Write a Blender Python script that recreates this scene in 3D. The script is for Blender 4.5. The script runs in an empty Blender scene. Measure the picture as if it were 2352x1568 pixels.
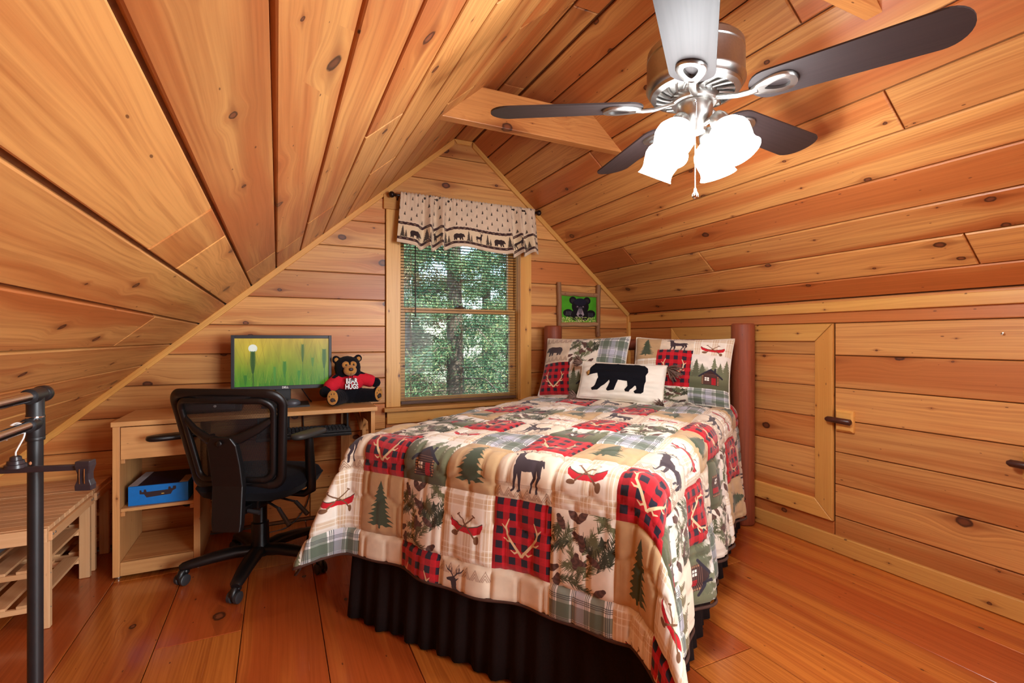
import bpy, bmesh, math, random
import numpy as np
from mathutils import Vector, Matrix

random.seed(7)
RNG = np.random.default_rng(11)
S = bpy.context.scene
COL = S.collection

# ------------------------------------------------------------------ camera
TH = math.atan(539 / 1125.0)
cam_d = bpy.data.cameras.new('camera')
cam = bpy.data.objects.new('camera', cam_d)
COL.objects.link(cam)
cam.location = (0, 0, 1.231)
cam.rotation_euler = (math.pi / 2, 0, -TH)
cam_d.sensor_width = 36.0
cam_d.lens = 36.0 * 1125.0 / 2352.0
cam_d.shift_y = -6.0 / 2352.0
cam_d.clip_start = 0.02
cam_d.clip_end = 200
S.camera = cam

# ------------------------------------------------------------------ world, sun, fill, exposure
world = bpy.data.worlds.new('world')
S.world = world
world.use_nodes = True
wn = world.node_tree
wn.nodes.clear()
w_out = wn.nodes.new('ShaderNodeOutputWorld')
w_bg = wn.nodes.new('ShaderNodeBackground')
w_sky = wn.nodes.new('ShaderNodeTexSky')
w_sky.sky_type = 'NISHITA'
w_sky.sun_disc = False
w_sky.sun_elevation = math.radians(48)
w_sky.sun_rotation = math.radians(200)
w_bg.inputs['Strength'].default_value = 0.5
wn.links.new(w_sky.outputs[0], w_bg.inputs[0])
wn.links.new(w_bg.outputs[0], w_out.inputs[0])

sun_d = bpy.data.lights.new('sun', 'SUN')
sun_d.energy = 11.0
sun_d.angle = math.radians(0.6)
sun_d.color = (1.0, 0.93, 0.8)
sun = bpy.data.objects.new('sun', sun_d)
COL.objects.link(sun)
sun.rotation_euler = (math.radians(44), 0, math.radians(28))

def area(name, loc, target, sx, sy, power, color):
    d = bpy.data.lights.new(name, 'AREA')
    d.shape = 'RECTANGLE'
    d.size = sx
    d.size_y = sy
    d.energy = power
    d.color = color
    o = bpy.data.objects.new(name, d)
    COL.objects.link(o)
    o.location = loc
    v = Vector(target) - Vector(loc)
    o.rotation_euler = v.to_track_quat('-Z', 'Y').to_euler()
    return o

FILL = area('fill_light', (2.0, -1.6, 1.25), (-1.0, 2.4, 1.25), 1.3, 1.5, 50, (0.90, 0.96, 1.0))  # added soft fill behind the camera, brightens the left slope and desk side
FILL.data.spread = math.radians(110)
FILL2 = area('fill_light_top', (1.3, -0.9, 2.45), (1.3, -0.2, 0), 0.7, 1.0, 14, (0.92, 0.97, 1.0))  # second added fill, overhead and out of view behind the camera

S.view_settings.view_transform = 'Standard'
S.view_settings.look = 'None'
S.view_settings.exposure = 0.22
S.view_settings.gamma = 1.0
S.view_settings.use_curve_mapping = False

# ------------------------------------------------------------------ object helpers
def link(o, parent=None):
    COL.objects.link(o)
    if parent is not None:
        o.parent = parent
    return o

def tag(o, label=None, cat=None, group=None, kind=None):
    if label: o['label'] = label
    if cat: o['category'] = cat
    if group: o['group'] = group
    if kind: o['kind'] = kind
    return o

def thing(name, label=None, cat=None, loc=(0, 0, 0), rz=0.0, group=None, kind=None):
    o = bpy.data.objects.new(name, None)
    o.empty_display_size = 0.1
    o.location = loc
    o.rotation_euler = (0, 0, rz)
    COL.objects.link(o)
    return tag(o, label, cat, group, kind)

def frame(origin, x, y, z):
    m = Matrix.Identity(4)
    for i, a in enumerate((x, y, z)):
        a = Vector(a).normalized()
        for j in range(3):
            m[j][i] = a[j]
    m.translation = Vector(origin)
    return m

class MB:
    """collects shapes and links them as ONE mesh object"""
    def __init__(self):
        self.v = []; self.f = []; self.uv = {}
    def add(self, vs, fs, M=None):
        n = len(self.v)
        if M is not None:
            vs = [tuple(M @ Vector(p)) for p in vs]
        self.v.extend([tuple(p) for p in vs])
        self.f.extend([tuple(i + n for i in q) for q in fs])
        return self
    def box(self, c, s, M=None):
        x, y, z = (k / 2 for k in s)
        vs = [(c[0] + a * x, c[1] + b * y, c[2] + d * z) for a in (-1, 1) for b in (-1, 1) for d in (-1, 1)]
        fs = [(0, 1, 3, 2), (4, 6, 7, 5), (0, 4, 5, 1), (2, 3, 7, 6), (0, 2, 6, 4), (1, 5, 7, 3)]
        return self.add(vs, fs, M)
    def bx(self, a, b, M=None):
        return self.box([(a[i] + b[i]) / 2 for i in range(3)], [abs(b[i] - a[i]) for i in range(3)], M)
    def prism(self, poly, z0, z1, M=None):
        n = len(poly)
        vs = [(p[0], p[1], z0) for p in poly] + [(p[0], p[1], z1) for p in poly]
        fs = [tuple(range(n - 1, -1, -1)), tuple(range(n, 2 * n))]
        fs += [(i, (i + 1) % n, n + (i + 1) % n, n + i) for i in range(n)]
        return self.add(vs, fs, M)
    def slab(self, poly, T, ch, M=None):
        """extruded convex ccw polygon, z 0..T, with its top edges chamfered"""
        n = len(poly)
        ins = inset(poly, ch)
        vs = [(p[0], p[1], 0) for p in poly] + [(p[0], p[1], T - ch) for p in poly] + [(p[0], p[1], T) for p in ins]
        fs = [tuple(range(n - 1, -1, -1)), tuple(range(2 * n, 3 * n))]
        for k in (0, 1):
            fs += [(k * n + i, k * n + (i + 1) % n, (k + 1) * n + (i + 1) % n, (k + 1) * n + i) for i in range(n)]
        return self.add(vs, fs, M)
    def loft(self, rings, closed=True, cap0=True, cap1=True, M=None):
        n = len(rings[0])
        vs = [p for r in rings for p in r]
        fs = []
        m = n if closed else n - 1
        for k in range(len(rings) - 1):
            for i in range(m):
                j = (i + 1) % n
                fs.append((k * n + i, k * n + j, (k + 1) * n + j, (k + 1) * n + i))
        if cap0 and closed: fs.append(tuple(range(n - 1, -1, -1)))
        if cap1 and closed: fs.append(tuple(range((len(rings) - 1) * n, len(rings) * n)))
        return self.add(vs, fs, M)
    def lathe(self, prof, n=20, M=None, cap0=True, cap1=True):
        """profile of (radius, z) about local z"""
        rings = [[(r * math.cos(2 * math.pi * i / n), r * math.sin(2 * math.pi * i / n), z) for i in range(n)] for r, z in prof]
        return self.loft(rings, True, cap0, cap1, M)
    def cyl(self, p0, p1, r0, r1=None, n=14):
        return self.tube([p0, p1], [r0, r0 if r1 is None else r1], n)
    def tube(self, pts, r, n=10, sc=None):
        pts = [Vector(p) for p in pts]
        if not hasattr(r, '__len__'): r = [r] * len(pts)
        rings = []
        up = None
        for i, p in enumerate(pts):
            t = (pts[min(i + 1, len(pts) - 1)] - pts[max(i - 1, 0)]).normalized()
            if up is None:
                up = Vector((0, 0, 1)) if abs(t.z) < 0.9 else Vector((1, 0, 0))
            a = (up - t * up.dot(t)).normalized()
            up = a
            b = t.cross(a)
            ka, kb = sc if sc else (1, 1)
            rings.append([tuple(p + (a * math.cos(2 * math.pi * k / n) * ka + b * math.sin(2 * math.pi * k / n) * kb) * r[i]) for k in range(n)])
        return self.loft(rings)
    def ball(self, c, r, n=14, m=8, M=None):
        if not hasattr(r, '__len__'): r = (r, r, r)
        prof = [(math.sin(math.pi * k / m), -math.cos(math.pi * k / m)) for k in range(m + 1)]
        prof[0] = (0.02, -1); prof[-1] = (0.02, 1)
        L = Matrix.Translation(Vector(c)) @ Matrix.Diagonal((r[0], r[1], r[2], 1))
        if M is not None: L = M @ L
        return self.lathe(prof, n, L)
    def grid(self, P, uv=None, M=None):
        """P: array (a, b, 3)"""
        a, b = len(P), len(P[0])
        n0 = len(self.v)
        self.add([tuple(P[i][j]) for i in range(a) for j in range(b)],
                 [(i * b + j, (i + 1) * b + j, (i + 1) * b + j + 1, i * b + j + 1) for i in range(a - 1) for j in range(b - 1)], M)
        if uv is not None:
            for i in range(a):
                for j in range(b):
                    self.uv[n0 + i * b + j] = tuple(uv[i][j])
        return self
    def mesh(self, name, mat=None, smooth=None):
        me = bpy.data.meshes.new(name)
        me.from_pydata(self.v, [], self.f)
        if self.uv:
            l = me.uv_layers.new(name='UVMap')
            for lp in me.loops:
                l.data[lp.index].uv = self.uv.get(lp.vertex_index, (0, 0))
        me.update()
        if mat: me.materials.append(mat)
        if smooth is not None:
            me.shade_smooth()
            if smooth < 180: me.set_sharp_from_angle(angle=math.radians(smooth))
        return me
    def build(self, name, mat, parent=None, smooth=None, bevel=0, M=None, seg=2):
        o = bpy.data.objects.new(name, self.mesh(name, mat, smooth))
        link(o, parent)
        if M is not None: o.matrix_local = M
        if bevel:
            b = o.modifiers.new('bevel', 'BEVEL')
            b.width = bevel; b.segments = seg; b.limit_method = 'ANGLE'; b.angle_limit = math.radians(40)
        return o

def inset(poly, d):
    n = len(poly)
    out = []
    for i in range(n):
        p0 = Vector(poly[i - 1]).to_2d(); p1 = Vector(poly[i]).to_2d(); p2 = Vector(poly[(i + 1) % n]).to_2d()
        e1 = (p1 - p0).normalized(); e2 = (p2 - p1).normalized()
        n1 = Vector((-e1.y, e1.x)); n2 = Vector((-e2.y, e2.x))
        k = (n1 + n2)
        k = k / max(0.3, (1 + n1.dot(n2)))
        out.append((p1.x + k.x * d, p1.y + k.y * d))
    return out

# ------------------------------------------------------------------ material helpers
class NG:
    def __init__(self, name):
        self.m = bpy.data.materials.new(name)
        self.m.use_nodes = True
        self.t = self.m.node_tree
        self.t.nodes.clear()
    def n(self, typ, ins=None, **props):
        nd = self.t.nodes.new('ShaderNode' + typ)
        for k, v in props.items(): setattr(nd, k, v)
        for k, v in (ins or {}).items():
            s = nd.inputs[k]
            if isinstance(v, bpy.types.NodeSocket): self.t.links.new(v, s)
            else: s.default_value = v
        return nd
    def math(self, op, a, b=0.0, c=0.0, clamp=False):
        nd = self.n('Math', {0: a, 1: b, 2: c}, operation=op)
        nd.use_clamp = clamp
        return nd.outputs[0]
    def mix(self, f, a, b):
        nd = self.n('Mix', data_type='RGBA')
        for k, v in ((0, f), (6, a), (7, b)):
            if isinstance(v, bpy.types.NodeSocket): self.t.links.new(v, nd.inputs[k])
            else: nd.inputs[k].default_value = v
        return nd.outputs[2]
    def ramp(self, f, stops):
        nd = self.n('ValToRGB', {0: f})
        e = nd.color_ramp.elements
        while len(e) < len(stops): e.new(0.5)
        for i, (p, c) in enumerate(stops):
            e[i].position = p
            e[i].color = c if len(c) == 4 else (*c, 1)
        return nd.outputs[0]
    def smooth(self, v, a, b):
        return self.n('MapRange', {0: v, 1: a, 2: b, 3: 0.0, 4: 1.0}, interpolation_type='SMOOTHSTEP').outputs[0]
    def out(self, sh):
        o = self.n('OutputMaterial')
        self.t.links.new(sh, o.inputs[0])
        return self.m

def srgb(r, g, b):
    f = lambda c: (c / 255 / 12.92) if c / 255 <= 0.04045 else ((c / 255 + 0.055) / 1.055) ** 2.4
    return (f(r), f(g), f(b), 1.0)

def plain(name, rgb, rough=0.5, metal=0.0, spec=0.5, noise=0.0, nscale=40, bump=0.0, sheen=0.0, coat=0.0):
    g = NG(name)
    col = srgb(*rgb)
    ins = {'Roughness': rough, 'Metallic': metal, 'Specular IOR Level': spec}
    tc = g.n('TexCoord').outputs['Object']
    nz = g.n('TexNoise', {'Vector': tc, 'Scale': nscale, 'Detail': 4.0}).outputs[0]
    k = g.smooth(nz, 0.3, 0.7)
    lo = tuple(c * (1 - noise) for c in col[:3]) + (1,)
    ins['Base Color'] = g.mix(k, lo, col)
    if bump:
        ins['Normal'] = g.n('Bump', {'Strength': bump, 'Distance': 0.002, 'Height': nz}).outputs[0]
    if sheen: ins['Sheen Weight'] = sheen
    if coat: ins['Coat Weight'] = coat
    return g.out(g.n('BsdfPrincipled', ins).outputs[0])

def wood(name, light, dark, red, axis='x', knots=1.0, rough=0.36, bump=0.15, kx=0.46, ky=0.15, streak=0.5, coat=0.0, var=0.35, ring=0.011, kr=0.022, worldspace=False):
    """varnished knotty pine; the grain runs along the object's local axis"""
    g = NG(name)
    L, D, R = srgb(*light), srgb(*dark), srgb(*red)
    tc = g.n('TexCoord').outputs['Object']
    if axis != 'x':
        s = g.n('SeparateXYZ', {0: tc}).outputs
        tc = g.n('CombineXYZ', {0: s[2] if axis == 'z' else s[1], 1: s[0], 2: s[1] if axis == 'z' else s[2]}).outputs[0]
    rnd = g.n('ObjectInfo').outputs['Random']
    wnz = g.n('TexWhiteNoise', {'W': rnd}, noise_dimensions='1D').outputs
    off = g.n('VectorMath', {0: wnz[1], 1: (31.0, 17.0, 23.0)}, operation='MULTIPLY').outputs[0]
    P = g.n('VectorMath', {0: tc, 1: off}, operation='ADD').outputs[0]
    px, py, pz = g.n('SeparateXYZ', {0: P}).outputs
    # slow wander of the grain
    wv = g.n('CombineXYZ', {0: g.math('MULTIPLY', px, 1.3), 1: g.math('MULTIPLY', py, 7.0), 2: g.math('MULTIPLY', pz, 7.0)}).outputs[0]
    wob = g.n('TexNoise', {'Vector': wv, 'Scale': 1.0, 'Detail': 2.0}).outputs[0]
    wob = g.math('MULTIPLY', g.math('SUBTRACT', wob, 0.5), 0.055)
    # knots
    kv = g.n('CombineXYZ', {0: g.math('DIVIDE', px, kx), 1: g.math('DIVIDE', g.math('ADD', py, pz), ky), 2: 0.0}).outputs[0]
    vo = g.n('TexVoronoi', {'Vector': kv, 'Scale': 1.0, 'Randomness': 0.85}, voronoi_dimensions='2D', feature='F1')
    dv = g.n('VectorMath', {0: kv, 1: vo.outputs['Position']}, operation='SUBTRACT').outputs[0]
    dx, dy, _ = g.n('SeparateXYZ', {0: dv}).outputs
    dx = g.math('MULTIPLY', dx, kx * 0.8)
    dy = g.math('MULTIPLY', dy, ky * 1.15)
    cr, cg, cb = g.n('SeparateColor', {0: vo.outputs['Color']}).outputs
    rag = g.n('TexNoise', {'Vector': P, 'Scale': 45.0, 'Detail': 2.0}).outputs[0]
    d = g.math('SQRT', g.math('ADD', g.math('MULTIPLY', dx, dx), g.math('MULTIPLY', dy, dy)))
    d = g.math('ADD', d, g.math('MULTIPLY', g.math('SUBTRACT', rag, 0.5), 0.010))
    rad = g.math('ADD', 0.0035, g.math('MULTIPLY', g.math('POWER', cr, 2.6), kr))
    exist = g.math('MULTIPLY', g.math('GREATER_THAN', cg, 0.38), knots)
    rad = g.math('MULTIPLY', rad, g.math('ADD', 0.0001, exist))
    q = g.math('DIVIDE', d, g.math('ADD', rad, 0.00005))
    knot = g.math('MULTIPLY', g.math('SUBTRACT', 1.0, g.smooth(q, 0.8, 1.1)), exist)
    core = g.math('MULTIPLY', g.math('SUBTRACT', 1.0, g.smooth(q, 0.3, 0.85)), exist)
    halo = g.math('MULTIPLY', g.math('SUBTRACT', 1.0, g.smooth(q, 0.9, 3.4)), exist)
    # tail of a knot along the grain
    qt = g.math('SQRT', g.math('ADD', g.math('POWER', g.math('MULTIPLY', dx, 0.16), 2.0), g.math('MULTIPLY', dy, dy)))
    tail = g.math('MULTIPLY', g.math('SUBTRACT', 1.0, g.smooth(g.math('DIVIDE', qt, g.math('ADD', rad, 0.00005)), 0.2, 1.2)), exist)
    e = g.math('POWER', 2.718, g.math('MULTIPLY', g.math('MULTIPLY', q, q), -0.09))
    e = g.math('MULTIPLY', e, exist)
    gy = g.math('ADD', g.math('SUBTRACT', py, g.math('MULTIPLY', dy, g.math('MULTIPLY', e, 0.85))), wob)
    gv = g.n('CombineXYZ', {0: g.math('MULTIPLY', px, 1.6), 1: g.math('MULTIPLY', gy, 85.0), 2: g.math('MULTIPLY', pz, 60.0)}).outputs[0]
    fine = g.n('TexNoise', {'Vector': gv, 'Scale': 1.0, 'Detail': 4.0, 'Roughness': 0.6}).outputs[0]
    rings = g.math('SINE', g.math('MULTIPLY', g.math('ADD', gy, g.math('MULTIPLY', pz, 0.7)), 6.283 / ring))
    rings = g.math('MULTIPLY', g.math('ADD', rings, 1.0), 0.5)
    rmask = g.n('TexNoise', {'Vector': g.n('CombineXYZ', {0: g.math('MULTIPLY', px, 0.9), 1: g.math('MULTIPLY', py, 8.0), 2: 3.3}).outputs[0], 'Scale': 1.0, 'Detail': 1.0}).outputs[0]
    rings = g.math('MULTIPLY', rings, g.smooth(rmask, 0.45, 0.7))
    st = g.math('ADD', g.math('MULTIPLY', g.smooth(fine, 0.36, 0.72), streak), g.math('MULTIPLY', rings, 0.24), clamp=True)
    # heartwood zones
    hv = g.n('CombineXYZ', {0: g.math('MULTIPLY', px, 0.55), 1: g.math('MULTIPLY', gy, 10.0), 2: g.math('MULTIPLY', pz, 4.0)}).outputs[0]
    heart = g.n('TexNoise', {'Vector': hv, 'Scale': 1.0, 'Detail': 3.0, 'Roughness': 0.45}).outputs[0]
    hsep = g.n('SeparateColor', {0: wnz[1]}).outputs
    heart = g.math('ADD', heart, g.math('MULTIPLY', g.math('SUBTRACT', hsep[0], 0.5), var))
    heart = g.smooth(heart, 0.40, 0.68)
    base = g.mix(heart, L, R)
    base = g.mix(st, base, D)
    base = g.mix(g.math('MULTIPLY', halo, 0.35), base, srgb(150, 72, 24))
    base = g.mix(g.math('MULTIPLY', tail, 0.45), base, srgb(120, 55, 22))
    base = g.mix(g.math('MULTIPLY', knot, 0.92), base, srgb(52, 22, 14))
    base = g.mix(g.math('MULTIPLY', core, g.math('ADD', 0.35, g.math('MULTIPLY', cb, 0.5))), base, srgb(142, 80, 48))
    pv = g.n('CombineXYZ', {0: g.math('DIVIDE', px, 0.21), 1: g.math('DIVIDE', g.math('ADD', py, pz), 0.075), 2: 0.0}).outputs[0]
    pvo = g.n('TexVoronoi', {'Vector': pv, 'Scale': 1.0, 'Randomness': 1.0}, voronoi_dimensions='2D', feature='F1')
    pd = g.n('SeparateXYZ', {0: g.n('VectorMath', {0: pv, 1: pvo.outputs['Position']}, operation='SUBTRACT').outputs[0]}).outputs
    pc_ = g.n('SeparateColor', {0: pvo.outputs['Color']}).outputs
    pq = g.math('SQRT', g.math('ADD', g.math('POWER', g.math('MULTIPLY', pd[0], 0.21 * 0.35), 2.0), g.math('POWER', g.math('MULTIPLY', pd[1], 0.075), 2.0)))
    pin = g.math('MULTIPLY', g.math('SUBTRACT', 1.0, g.smooth(g.math('DIVIDE', pq, g.math('ADD', 0.0008, g.math('MULTIPLY', pc_[0], 0.0024))), 0.6, 1.1)), g.math('MULTIPLY', g.math('GREATER_THAN', pc_[1], 0.66), min(1.0, knots)))
    base = g.mix(g.math('MULTIPLY', pin, 0.8), base, srgb(84, 40, 20))
    val = g.math('ADD', 0.86, g.math('MULTIPLY', hsep[1], 0.28))
    base = g.n('HueSaturation', {'Value': val, 'Color': base}).outputs[0]
    ins = {'Base Color': base, 'Roughness': g.math('ADD', rough, g.math('MULTIPLY', fine, 0.1)), 'Specular IOR Level': 0.45}
    if coat:
        ins['Coat Weight'] = coat; ins['Coat Roughness'] = 0.12
    if bump:
        hgt = g.math('SUBTRACT', g.math('MULTIPLY', fine, 0.6), knot)
        ins['Normal'] = g.n('Bump', {'Strength': bump, 'Distance': 0.0012, 'Height': hgt}).outputs[0]
    return g.out(g.n('BsdfPrincipled', ins).outputs[0])

W_WALL = wood('pine_wall', (219, 161, 94), (166, 95, 43), (194, 117, 59), kx=0.42, kr=0.026)
W_CEIL = wood('pine_ceiling', (216, 157, 90), (156, 86, 38), (187, 107, 53), kx=0.43)
W_TRIM = wood('pine_trim_x', (226, 172, 92), (192, 128, 56), (210, 148, 72), kx=0.3, ky=0.12, kr=0.009, streak=0.35, var=0.2)
W_TRIMZ = wood('pine_trim_z', (226, 172, 92), (192, 128, 56), (210, 148, 72), axis='z', kx=0.3, ky=0.12, kr=0.009, streak=0.35, var=0.2)
W_FLOOR = wood('pine_floor', (200, 116, 46), (134, 60, 22), (170, 80, 32), rough=0.2, kx=0.7, ky=0.2, coat=0.35, var=0.5, bump=0.06, kr=0.03, streak=0.45)
W_DARK = plain('groove_dark', (124, 72, 32), 0.7, noise=0.3)
W_BEAM = wood('pine_beam', (214, 150, 86), (170, 98, 46), (196, 122, 66), kx=0.36, ky=0.14, kr=0.045)

# ------------------------------------------------------------------ room shell
GY = 3.6; RX = 2.915; KL = 0.868; KR = 0.852
YB = -2.3
xl = lambda z: 1.227 - (2.769 - z) / KL          # left slope surface at height z
xr = lambda z: 1.379 + (2.771 - z) / KR
LX = -1.78
LZ = 2.769 - KL * (1.227 - LX)
RZ = 2.771 - KR * (RX - 1.379)
PT = 0.014                                        # plank thickness
GAP = 0.0045

def plank(parent, poly, M, mat, T=PT, ch=0.004, gap=GAP, name='plank'):
    """poly ccw in the surface frame M (x along the grain, z into the room). The plank's face lies at z=0"""
    p = inset(poly, gap / 2)
    c = (sum(a[0] for a in p) / len(p), sum(a[1] for a in p) / len(p))
    q = [(a[0] - c[0], a[1] - c[1]) for a in p]
    b = MB().slab(q, T, ch)
    return b.build(name, mat, parent, M=M @ Matrix.Translation((c[0], c[1], -T)))

def rects(x0, x1, y0, y1, cuts=()):
    xs = [x0] + sorted(c for c in cuts if x0 < c < x1) + [x1]
    return [[(a, y0), (b, y0), (b, y1), (a, y1)] for a, b in zip(xs, xs[1:])]

# floor: boards run along Y
fl = MB().bx((LX - 0.2, YB - 0.1, -0.16), (RX + 0.2, GY + 0.2, -PT)).build('floor', W_DARK)
tag(fl, kind='structure')
FM = frame((0, 0, 0), (0, 1, 0), (-1, 0, 0), (0, 0, 1))
k = 0
x = -0.135 - 0.307 * 6
fcuts = {5: (2.36, 0.3), 4: (1.0, 3.1), 6: (2.95, -0.6), 3: (2.2, 0.1), 8: (0.9,), 9: (-0.4, 2.3), 11: (1.35,), 12: (0.2, 2.7), 13: (1.9, -0.9)}
while x < RX - 0.02:
    a, b2 = max(x, LX), min(x + 0.307, RX)
    if b2 - a > 0.03:
        for r in rects(YB, GY - 0.001, -b2, -a, fcuts.get(k, (random.uniform(-1.5, 0),))):
            plank(fl, r, FM, W_FLOOR, ch=0.0015, gap=0.003)
    x += 0.307; k += 1

# gable wall with its window hole
WX0, WX1, WZ0, WZ1 = 0.795, 1.805, 0.72, 2.20
gw = MB()
GT = 0.16
def gpoly(b, poly):
    b.prism([(p[0], -p[1]) for p in poly][::-1], GY + PT, GY + PT + GT, Matrix(((1, 0, 0, 0), (0, 0, 1, 0), (0, -1, 0, 0), (0, 0, 0, 1))))
gpoly(gw, [(LX, 0), (WX0, 0), (WX0, xl_z := 2.769 - KL * (1.227 - WX0)), (LX, LZ)])
gpoly(gw, [(WX1, 0), (RX, 0), (RX, RZ), (WX1, 2.771 - KR * (WX1 - 1.379))])
gpoly(gw, [(WX0, 0), (WX1, 0), (WX1, WZ0), (WX0, WZ0)])
gpoly(gw, [(WX0, WZ1), (WX1, WZ1), (WX1, 2.771 - KR * (WX1 - 1.379)), (1.379, 2.771), (1.227, 2.769), (WX0, xl_z)])
wall_back = gw.build('wall_back', W_DARK)
tag(wall_back, kind='structure')
GM = frame((0, GY, 0), (1, 0, 0), (0, 0, 1), (0, -1, 0))
CL, CR_ = 0.708, 1.893                            # outer edges of the window casings
def clip(poly, a, b, c):                          # keep a*x+b*y<=c
    out = []
    for i in range(len(poly)):
        p, q = poly[i], poly[(i + 1) % len(poly)]
        dp, dq = a * p[0] + b * p[1] - c, a * q[0] + b * q[1] - c
        if dp <= 0: out.append(p)
        if (dp < 0) != (dq < 0):
            t = dp / (dp - dq)
            out.append((p[0] + t * (q[0] - p[0]), p[1] + t * (q[1] - p[1])))
    o2 = []
    for p in out:
        if not o2 or math.hypot(p[0] - o2[-1][0], p[1] - o2[-1][1]) > 0.004: o2.append(p)
    if len(o2) > 2 and math.hypot(o2[0][0] - o2[-1][0], o2[0][1] - o2[-1][1]) < 0.004: o2.pop()
    return o2
def in_gable(poly):
    poly = clip(poly, -KL, 1, 2.769 - KL * 1.227)
    if len(poly) > 2: poly = clip(poly, KR, 1, 2.771 + KR * 1.379)
    if len(poly) > 2: poly = clip(poly, 0, 1, 2.768)
    return poly
z = 0.02 - 0.186
while z < 2.77:
    z0, z1 = max(z, 0.0), z + 0.186
    if z1 - z0 > 0.03:
        if z1 <= 0.66: parts = [(LX, 0.2, 0), (0.2, RX, 0)]
        elif z0 >= 2.23: parts = [(LX, RX, 0)]
        else: parts = [(LX, CL, 0), (CR_, RX, 0)]
        if z0 < 0.66 < z1: parts.append((CL, CR_, 1))
        if z0 < 2.23 < z1: parts.append((CL, CR_, 2))
        for a, b2, kk in parts:
            p = [(a, z0), (b2, z0), (b2, z1), (a, z1)]
            if kk == 1: p = [(a, z0), (b2, z0), (b2, 0.66), (a, 0.66)]
            if kk == 2: p = [(a, 2.23), (b2, 2.23), (b2, z1), (a, z1)]
            p = in_gable(p)
            if len(p) > 2: plank(wall_back, p, GM, W_WALL)
    z += 0.186

# right knee wall with its access hatch
DY0, DY1, DZ0, DZ1 = 1.754, 3.044, 0.175, 1.322
wr = MB().bx((RX + PT, YB, 0), (RX + PT + 0.13, GY + GT, RZ + 0.05)).build('wall_right', W_DARK)
tag(wr, kind='structure')
RM = frame((RX, 0, 0), (0, -1, 0), (0, 0, 1), (-1, 0, 0))
door = MB().bx((RX + 0.004, DY0 + 0.06, DZ0 + 0.06), (RX + PT - 0.001, DY1 - 0.06, DZ1 - 0.06)).build('door_1', W_DARK)
tag(door, kind='structure')
z = 0.02 - 0.186
while z < RZ:
    z0, z1 = max(z, 0.0), min(z + 0.186, RZ)
    if z1 - z0 > 0.02:
        if z0 >= DZ1 - 0.005 or z1 <= DZ0 + 0.005:
            for r in rects(-GY, -YB, z0, z1, (0.9,)): plank(wr, r, RM, W_WALL)
        else:
            plank(wr, [(-GY, z0), (-DY1 - 0.0, z0), (-DY1 - 0.0, z1), (-GY, z1)], RM, W_WALL)
            plank(wr, [(-DY0, z0), (-YB, z0), (-YB, z1), (-DY0, z1)], RM, W_WALL)
            if z0 < DZ0 - 0.01: plank(wr, [(-DY1, z0), (-DY0, z0), (-DY0, DZ0), (-DY1, DZ0)], RM, W_WALL)
            a, b2 = max(z0, DZ0 + 0.01), min(z1, DZ1 - 0.01)
            if b2 - a > 0.02:
                plank(door, [(-DY1 + 0.015, a), (-DY0 - 0.015, a), (-DY0 - 0.015, b2), (-DY1 + 0.015, b2)], RM @ Matrix.Translation((0, 0, 0.0)), W_WALL, T=0.009)
    z += 0.186
# mitred frame of the hatch
fw = 0.106
Y0, Y1, A0, A1 = -DY1, -DY0, DZ0, DZ1
for poly, mt in (([(Y0, A1), (Y0 + fw, A1 - fw), (Y1 - fw, A1 - fw), (Y1, A1)], 'h'), ([(Y0, A0), (Y1, A0), (Y1 - fw, A0 + fw), (Y0 + fw, A0 + fw)], 'h'),
                 ([(Y0, A0), (Y0 + fw, A0 + fw), (Y0 + fw, A1 - fw), (Y0, A1)], 'v'), ([(Y1, A0), (Y1, A1), (Y1 - fw, A1 - fw), (Y1 - fw, A0 + fw)], 'v')):
    if sum(poly[i][0] * poly[(i + 1) % 4][1] - poly[(i + 1) % 4][0] * poly[i][1] for i in range(4)) < 0: poly = poly[::-1]
    if mt == 'h': plank(door, poly, RM @ Matrix.Translation((0, 0, 0.019)), W_TRIM, T=0.019, ch=0.003, gap=0.002, name='frame_board')
    else:
        M2 = RM @ Matrix(((0, -1, 0, 0), (1, 0, 0, 0), (0, 0, 1, 0), (0, 0, 0, 1)))
        plank(door, [(p[1], -p[0]) for p in poly], M2 @ Matrix.Translation((0, 0, 0.019)), W_TRIM, T=0.019, ch=0.003, gap=0.002, name='frame_board')

# ceiling: two slopes and the flat strip at the ridge
nl = Vector((KL, 0, -1)).normalized(); dl = Vector((-1, 0, -KL)).normalized()
nr = Vector((-KR, 0, -1)).normalized(); dr = Vector((1, 0, -KR)).normalized()
LM = frame((1.227, 0, 2.769), (0, -1, 0), dl, nl)
RM2 = frame((1.379, 0, 2.771), (0, 1, 0), dr, nr)
CM = frame((0, 0, 2.77), (0, 1, 0), (1, 0, 0), (0, 0, -1))
lenL = (1.227 - LX) * math.hypot(1, KL); lenR = (RX - 1.379) * math.hypot(1, KR)
ce = MB()
ce.bx((-GY - GT, -0.03, -PT - 0.12), (-YB, lenL + 0.05, -PT), LM)
ce.bx((YB, -0.03, -PT - 0.12), (GY + GT, lenR + 0.05, -PT), RM2)
ce.bx((YB, 1.19, -PT - 0.1), (GY + GT, 1.41, -PT), CM)
ceiling = ce.build('ceiling', W_DARK)
tag(ceiling, kind='structure')
lcuts = {10: (1.49, 1.86), 6: (1.82,), 7: (0.2, 2.75), 8: (3.0, -0.8), 9: (-0.3, 2.9), 5: (0.1, 2.6), 4: (1.3,), 3: (2.2, 0.2), 11: (0.4,), 12: (2.4,), 13: (1.1,)}
d, k = 0.099 - 0.1915, 0
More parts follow.
